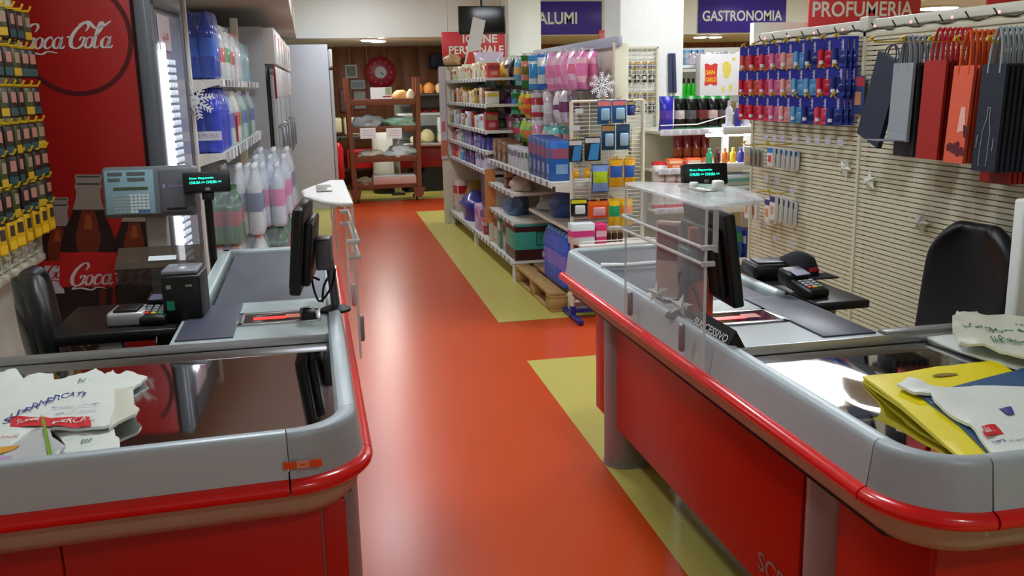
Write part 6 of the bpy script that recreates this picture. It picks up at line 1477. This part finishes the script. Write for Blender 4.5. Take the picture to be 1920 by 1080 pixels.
for i in range(3):
    a = ony(1141+11*i, 450, WY-.12); t = thing('small_jar', '%s dark brown jar from the left in the stand basket' % ORD[i], 'jar', (a.x, WY-.12, .552), 0, 'brown jars in the stand basket'); b = MB(); b.lathe([(.018, 0), (.019, .05), (.014, .062)], seg=12); b.build('jar_body', MX((60, 36, 24), .2), t); b = MB(); b.lathe([(.016, .062), (.016, .076)], seg=12); b.build('lid', MX((150, 130, 90), .3, metal=.6), t)
# grid panel in front of the near column
GYp = 7.035
t = thing('wire_grid_panel', 'narrow cream wire grid panel fixed on the white column', 'wire grid', (2.50, GYp, 1.2))
b = MB(); x0_, x1_ = 2.33, 2.665
for x in (x0_, x1_): b.box((x, GYp, 1.26), (.016, .016, 1.22))
for z in (.65, 1.87): b.box(((x0_+x1_)/2, GYp, z), (x1_-x0_+.016, .016, .016))
wb(b, 'frame', CREAM, t)
b = MB(); z = .68
while z < 1.86: b.box(((x0_+x1_)/2, GYp, z), (x1_-x0_, .003, .0045)); z += .034
for i in range(1, 8): b.box((x0_+(x1_-x0_)*i/8, GYp-.003, 1.26), (.004, .003, 1.20))
wb(b, 'wires', CREAM, t)
for r_ in range(4):
    for c_ in range(5):
        x = 2.385+.06*c_; z = (1.76, 1.67, 1.53, 1.44)[r_]; cc = ((190, 150, 60), (40, 50, 46), (200, 160, 70), (60, 66, 60))[r_]
        q = thing('tool_card', '%s small card from the left in the %s row behind the column grid' % (ORD[c_], ('top', 'second', 'third', 'fourth')[r_]), 'card', (x, GYp+.010, z), 0, 'small cards behind the column grid'); b = MB(); b.box((0, 0, -.03), (.04, .010, .065), 0, .002); b.box((0, -.0055, -.03), (.022, .001, .03), 1); b.build('card', [MX(cc, .4), MX(tuple(255-v for v in cc), .4)], q)
q = thing('yellow_box_row', 'mustard yellow sponge box low behind the column grid', 'box', (2.50, GYp+.005, 1.14)); b = MB(); b.box((0, 0, 0), (.27, .03, .075), 0, .003); b.build('box_body', MX((196, 160, 60), .4), q)
for i in range(2):
    a = ony(1257+6*i, 100, 7.04); q = thing('umbrella_pouch', ['left', 'right'][i]+' of two slim slate blue pouches hanging on the column beside the grid', 'pouch', (a.x, 7.03, a.z)); b = MB(); b.prism([(-.012, 0), (.012, 0), (.018+.01*i, -.30), (-.006+.01*i, -.30)], 'y', 0, .03); b.build('pouch_body', MX((60, 66, 96), .4), q)

# ================================================================ RIGHT LIT SHELVES
t = thing('corner_shelving', 'white curved metal shelves stacked with black and red bags beyond the right counter', 'shelving', (2.9, 6.6, 0))
for (z, x0, x1, y0, y1) in ((1.255, 2.47, 3.35, 6.45, 6.85), (0.985, 2.42, 3.35, 6.35, 6.85), (0.70, 2.40, 3.35, 6.35, 6.85), (.35, 2.40, 3.35, 6.35, 6.85)):
    b = MB(); b.box(((x0+x1)/2, (y0+y1)/2, z-.01), (x1-x0, y1-y0, .02), 0, .004); wb(b, 'shelf_board', SHELFW, t)
    b = MB(); b.box(((x0+x1)/2-.12, y0-.004, z-.008), (x1-x0-.24, .008, .045), 0, .001)
    for i in range(9): b.box((x0+.05+.07*i, y0-.0095, z-.008), (.045, .003, .03), 1)
    wb(b, 'price_strip', [MX((206, 204, 206), .4), MX((180, 180, 186), .4)], t)
b = MB(); b.box((2.9, 6.87, .635), (1.0, .02, 1.27)); wb(b, 'back_panel', CREAM, t)
b = MB(); b.tube([(2.47, 6.44, 1.30), (2.75, 6.44, 1.30), (3.0, 6.44, 1.36), (3.15, 6.5, 1.40)], .005, 0, 6); wb(b, 'wire_rail', SHELFW, t)
def sb(label, x0, y0, x1, y1, cs_, Y, base, name='crisp_bag', th=.07, cat_='bag', rz=-8):
    a = ony(x0, y0, Y); c = ony(x1, y1, Y); w_ = abs(c.x-a.x); h_ = a.z-base
    t = thing(name, label, cat_, ((a.x+c.x)/2, Y, base+.001), R(rz)); b = MB()
    b.pillow(w_, h_, th, c=(0, 0, h_), bands=[(.12, 0), (.42, 1), (.7, 2), (.95, 1), (1, 0)], nx=8, nz=12, seed=int(x0)); b.build('bag_body', [BAGM(c_) for c_ in cs_], t); return t
sb('violet blue crisp bag with orange lettering at the left end of the upper curved shelf', 1236, 181, 1262, 240, [(50, 50, 170), (46, 44, 170), (90, 60, 170)], 6.50, 1.256)
BG = [(40, 130, 60), (16, 18, 20), (120, 100, 90)]
for i, (x0, x1) in enumerate(((1264, 1284), (1284, 1306), (1306, 1326), (1326, 1346), (1346, 1366))):
    sb('black crisp bag with green top, %s from the left on the upper curved shelf' % ORD[i], x0, 180, x1, 240, [(40, 130, 60), (16, 18, 20), ((206, 190, 186), (90, 92, 94), (120, 50, 50), (206, 180, 170), (100, 90, 96))[i]], 6.50+.0*i, 1.256)
for i in range(4): sb('dark red bag, %s from the left on the middle curved shelf' % ORD[i], 1262+17*i, 250, 1279+17*i, 296, [(120, 50, 30), (110, 24, 26), (150, 70, 40)], 6.56, .986)
for i in range(3): 
    a = ony(1262+34*i, 290, 6.44); carton('coffee_box', 'orange coffee box, %s from the left at the front of the middle curved shelf' % ORD[i], (a.x, 6.42, .986), (.11, .08, .075), (224, 100, 40), (226, 190, 160), 0, 'orange boxes on the middle curved shelf')
for i in range(3): sb('white and red bag, %s from the left on the low curved shelf' % ORD[i], 1222+22*i, 303, 1246+22*i, 350, [(190, 40, 46), (206, 200, 198), (190, 140, 130)], 6.42, .701)
# cosmetics shelves with light strips
CY = 5.75
t = thing('cosmetics_shelving', 'glaring white lit shelves with bottles and jars at the far end of the wire wall', 'shelving', (2.85, CY, 0))
for (z, x0, x1) in ((1.30, 2.56, 2.93), (1.07, 2.46, 2.84), (.80, 2.5, 2.95), (.45, 2.5, 2.95)):
    b = MB(); b.box(((x0+x1)/2, CY, z-.012), (x1-x0, .34, .024), 0, .006); b.box(((x0+x1)/2, CY-.17, z-.005), (x1-x0, .012, .05), 0, .004); wb(b, 'shelf_board', M('bright_shelf', (240, 242, 244), .25), t)
b = MB(); b.box((2.74, CY+.19, .66), (.04, .03, 1.32)); b.box((2.90, CY+.19, .66), (.04, .03, 1.32)); wb(b, 'upright', SHELFW, t)
b = MB(); b.box((2.65, CY-.05, 1.262), (.30, .04, .016), 0, .004); wb(b, 'light_strip', M('shelf_light', (250, 252, 255), .3, emit=40), t)
def cbottle(label, x, y, z, r, h, c, cc, name='cosmetic_bottle', grp=None):
    t = thing(name, label, 'bottle', (x, y, z), 0, grp); b = MB(); b.lathe([(r, 0), (r, h*.7), (r*.5, h*.8)], seg=12); b.build('bottle_body', MX(c, .2), t); b = MB(); b.lathe([(r*.5, h*.8), (r*.5, h)], seg=10); b.build('cap', MX(cc, .3), t); return t
cc_ = [(226, 230, 240), (60, 60, 160), (230, 232, 240), (180, 60, 130), (40, 130, 80)]
for i in range(5): cbottle('%s bottle from the left on the upper lit shelf' % ORD[i], 2.63+.06*i, CY-.1, 1.301, .022, .18-.015*i, cc_[i], (230, 230, 236), grp='bottles on the upper lit shelf')
c3 = [(60, 180, 130), (90, 50, 50), (220, 120, 50), (230, 190, 60), (60, 60, 150), (30, 40, 120)]
for i in range(6): cbottle('%s small bottle from the left on the lower lit shelf' % ORD[i], 2.50+.055*i, CY-.1, 1.071, .02, .11, c3[i], tuple(min(255, v+40) for v in c3[i]), grp='bottles on the lower lit shelf')
for i in range(3): carton('tissue_pack', ['lowest', 'middle', 'topmost'][i]+' pale blue and white pack stacked under the lit shelves', (2.70, CY-.08, .801+.072*i), (.30, .18, .07), (190, 206, 214), (120, 180, 190), R(4*i), None, style=1)
for i in range(2): carton('cleaning_pack', ['blue and green foil pack on the low lit shelf', 'second blue pack right of it, on the low lit shelf'][i], (2.62+.2*i, CY-.08, .451), (.18, .18, .22-.03*i), ((60, 110, 190), (40, 60, 150))[i], ((60, 160, 90), (220, 222, 226))[i], R(8), None)
for i in range(2): carton('cleaning_pack', ['dark striped pack on the floor under the lit shelves, left', 'white and blue pack on the floor under the lit shelves, right'][i], (2.60+.22*i, CY-.10, .001), (.2, .2, .40), ((60, 70, 110), (200, 204, 210))[i], ((110, 120, 150), (150, 40, 50))[i], 0, None)
# behind: blue and green packs, crisps carton
t = thing('rear_shelving', 'plain white shelf behind the crisps carton and green bottles', 'shelving', (3.6, 7.9, 0))
b = MB(); b.box((3.75, 7.9, 1.70), (1.3, .35, .024)); b.box((3.75, 7.9, 1.42), (1.3, .35, .024)); b.box((3.75, 8.09, .95), (1.3, .02, 1.9)); wb(b, 'shelf_board', SHELFW, t)
for i in range(3): a = ony(1286+11*i, 110, 7.85); carton('nappy_pack', '%s light blue pack from the left on the shelf right of the column' % ORD[i], (a.x, 7.85, 1.713), (.07, .12, .16), (110, 170, 214), (206, 206, 214), 0, 'light blue packs right of the column')
for i in range(4): a = ony(1282+9*i, 150, 7.85); cbottle('%s bright green bottle from the left right of the column' % ORD[i], a.x, 7.85, 1.433, .022, .20, (40, 190, 40), (30, 30, 30), 'green_bottle', 'green bottles right of the column')
t = thing('crisps_carton', 'white cardboard crisps display with red emblem and yellow crisps', 'display', (3.16, 6.98, 1.49), R(-3))
b = MB(); b.box((0, 0.02, .16), (.34, .10, .32), 0, .003); b.build('carton_body', MX((216, 214, 214), .4), t)
b = MB(); e = [(-.135, .245), (-.115, .25), (-.085, .235), (-.055, .25), (-.03, .245), (-.035, .16), (-.03, .085), (-.055, .08), (-.085, .095), (-.115, .08), (-.135, .085), (-.128, .16)]
b.faces([(x, -.0315, z) for x, z in e], [tuple(range(12))], 0); b.build('emblem', MX((200, 60, 50), .4), t)
b = MB(); put_text(b, 'SAN', (-.122, -.0325, .165), (1, 0, 0), (0, 0, 1), .07, .035, 0, .02); put_text(b, 'CARLO', (-.125, -.0325, .11), (1, 0, 0), (0, 0, 1), .085, .035, 0, .02); b.build('lettering', MX((240, 200, 40), .4), t)
b = MB()
def leaf(cx, cz, w_, h_, a0): 
    P = [(cx+w_*math.cos(a)*(1+.15*math.sin(3*a+a0)), cz+h_*math.sin(a)*(1+.1*math.cos(2*a+a0))) for a in [2*PI*i/16 for i in range(16)]]
    b.faces([(x, -.0318, z) for x, z in P], [tuple(range(16))], 0)
leaf(.045, .20, .035, .07, .5); leaf(.10, .28, .014, .012, 1); leaf(.02, .05, .012, .025, 2); leaf(.08, .06, .014, .03, 0)
b.build('crisp_print', MX((214, 196, 90), .4), t)
b = MB(); put_text(b, 'in vendita', (-.11, -.0322, .295), (1, 0, 0), (0, 0, 1), .01, .02, 0); b.bm.clear() if False else None
b.bm.free()
for i in range(7):
    a = ony(1300+14*i, 97, 7.2); blob('foil_pack', '%s shiny silver lilac packet from the left above the crisps carton' % ORD[i], 'packet', (a.x, 7.2, 1.735), (.10, .10, .10), M('foil_lilac', (190, 180, 200), .2, .4, noise=.3), 80+i, 'foil packets above the crisps carton', sub=2, amp=.4)
t = thing('foil_shelf', 'white shelf board carrying the foil packets over the crisps carton', 'shelf', (3.35, 7.25, 0)); b = MB(); b.box((3.33, 7.25, 1.722), (.95, .30, .02)); b.box((3.75, 7.38, .86), (.04, .04, 1.72)); b.box((2.99, 7.38, .86), (.04, .04, 1.72)); wb(b, 'shelf_board', SHELFW, t)
# things seen far right above the wall: white panel
b = MB(); a = ony(1415, 42, 8.3); c = ony(1640, 42, 8.3); b.box(((a.x+c.x)/2, 8.35, a.z/2), (c.x-a.x, .08, a.z)); struct('wall_partition', b, WHITE)

# ================================================================ SIGNS
def sign(label, x0, y0, x1, y1, Y, col, words, hang=True, top=None, tw=None):
    a = ony(x0, y0, Y); c = ony(x1, y1, Y); w_ = c.x-a.x; zt = top if top else a.z; h_ = zt-c.z
    t = thing('department_sign', label, 'sign', ((a.x+c.x)/2, Y, (zt+c.z)/2))
    b = MB(); b.box((0, 0, 0), (w_, .02, h_), 0, .002, seg=1); b.build('board', M('sign_%d_%d' % (col[0], col[2]), col, .4), t)
    b = MB()
    for (sx, wx0, wx1, wy0, wy1) in words:
        p = ony(wx0, wy1, Y-.012); q = ony(wx1, wy0, Y-.012)
        put_text(b, sx, p-Vector(t.location), (1, 0, 0), (0, 0, 1), q.x-p.x, abs(q.z-p.z), 0, .02)
    b.build('lettering', WHITE, t)
    if hang:
        b = MB()
        for s_ in (-1, 1): b.tube([(s_*w_*.4, .01, h_/2), (s_*w_*.4, .01, 3.0-(zt+c.z)/2)], .003, 0, 4)
        b.build('hanger', M('hanger_wire', (120, 120, 120), .3, .6), t)
    return t
RS = (206, 62, 70); BS = (62, 46, 158)
sign('red sign lettered IGIENE PERSONALE hanging over the gondola', 828, 60, 947, 107, 12.6, RS, [('IGIENE', 868, 932, 64, 81), ('PERSONALE', 842, 944, 85, 102)])
sign('blue sign lettered SALUMI on the white bulkhead, partly hidden by the far column', 980, 3, 1128, 64, 13.48, BS, [('SALUMI', 997, 1082, 22, 46)], False)
sign('blue sign lettered GASTRONOMIA on the white bulkhead', 1310, 0, 1472, 60, 13.48, BS, [('GASTRONOMIA', 1317, 1467, 19, 40)], False)
sign('red sign lettered D, mostly hidden behind the near column', 1123, 57, 1240, 88, 12.7, RS, [('DETERSIVI', 1143, 1232, 69, 87)])
sign('red sign lettered PROFUMERIA showing above the wire wall', 1517, 0, 1722, 60, 8.0, RS, [('PROFUMERIA', 1523, 1713, 2, 32)], top=2.48)
sign('red sign whose lower edge only shows at the top right corner', 1850, 0, 2000, 22, 7.0, RS, [], top=2.5)
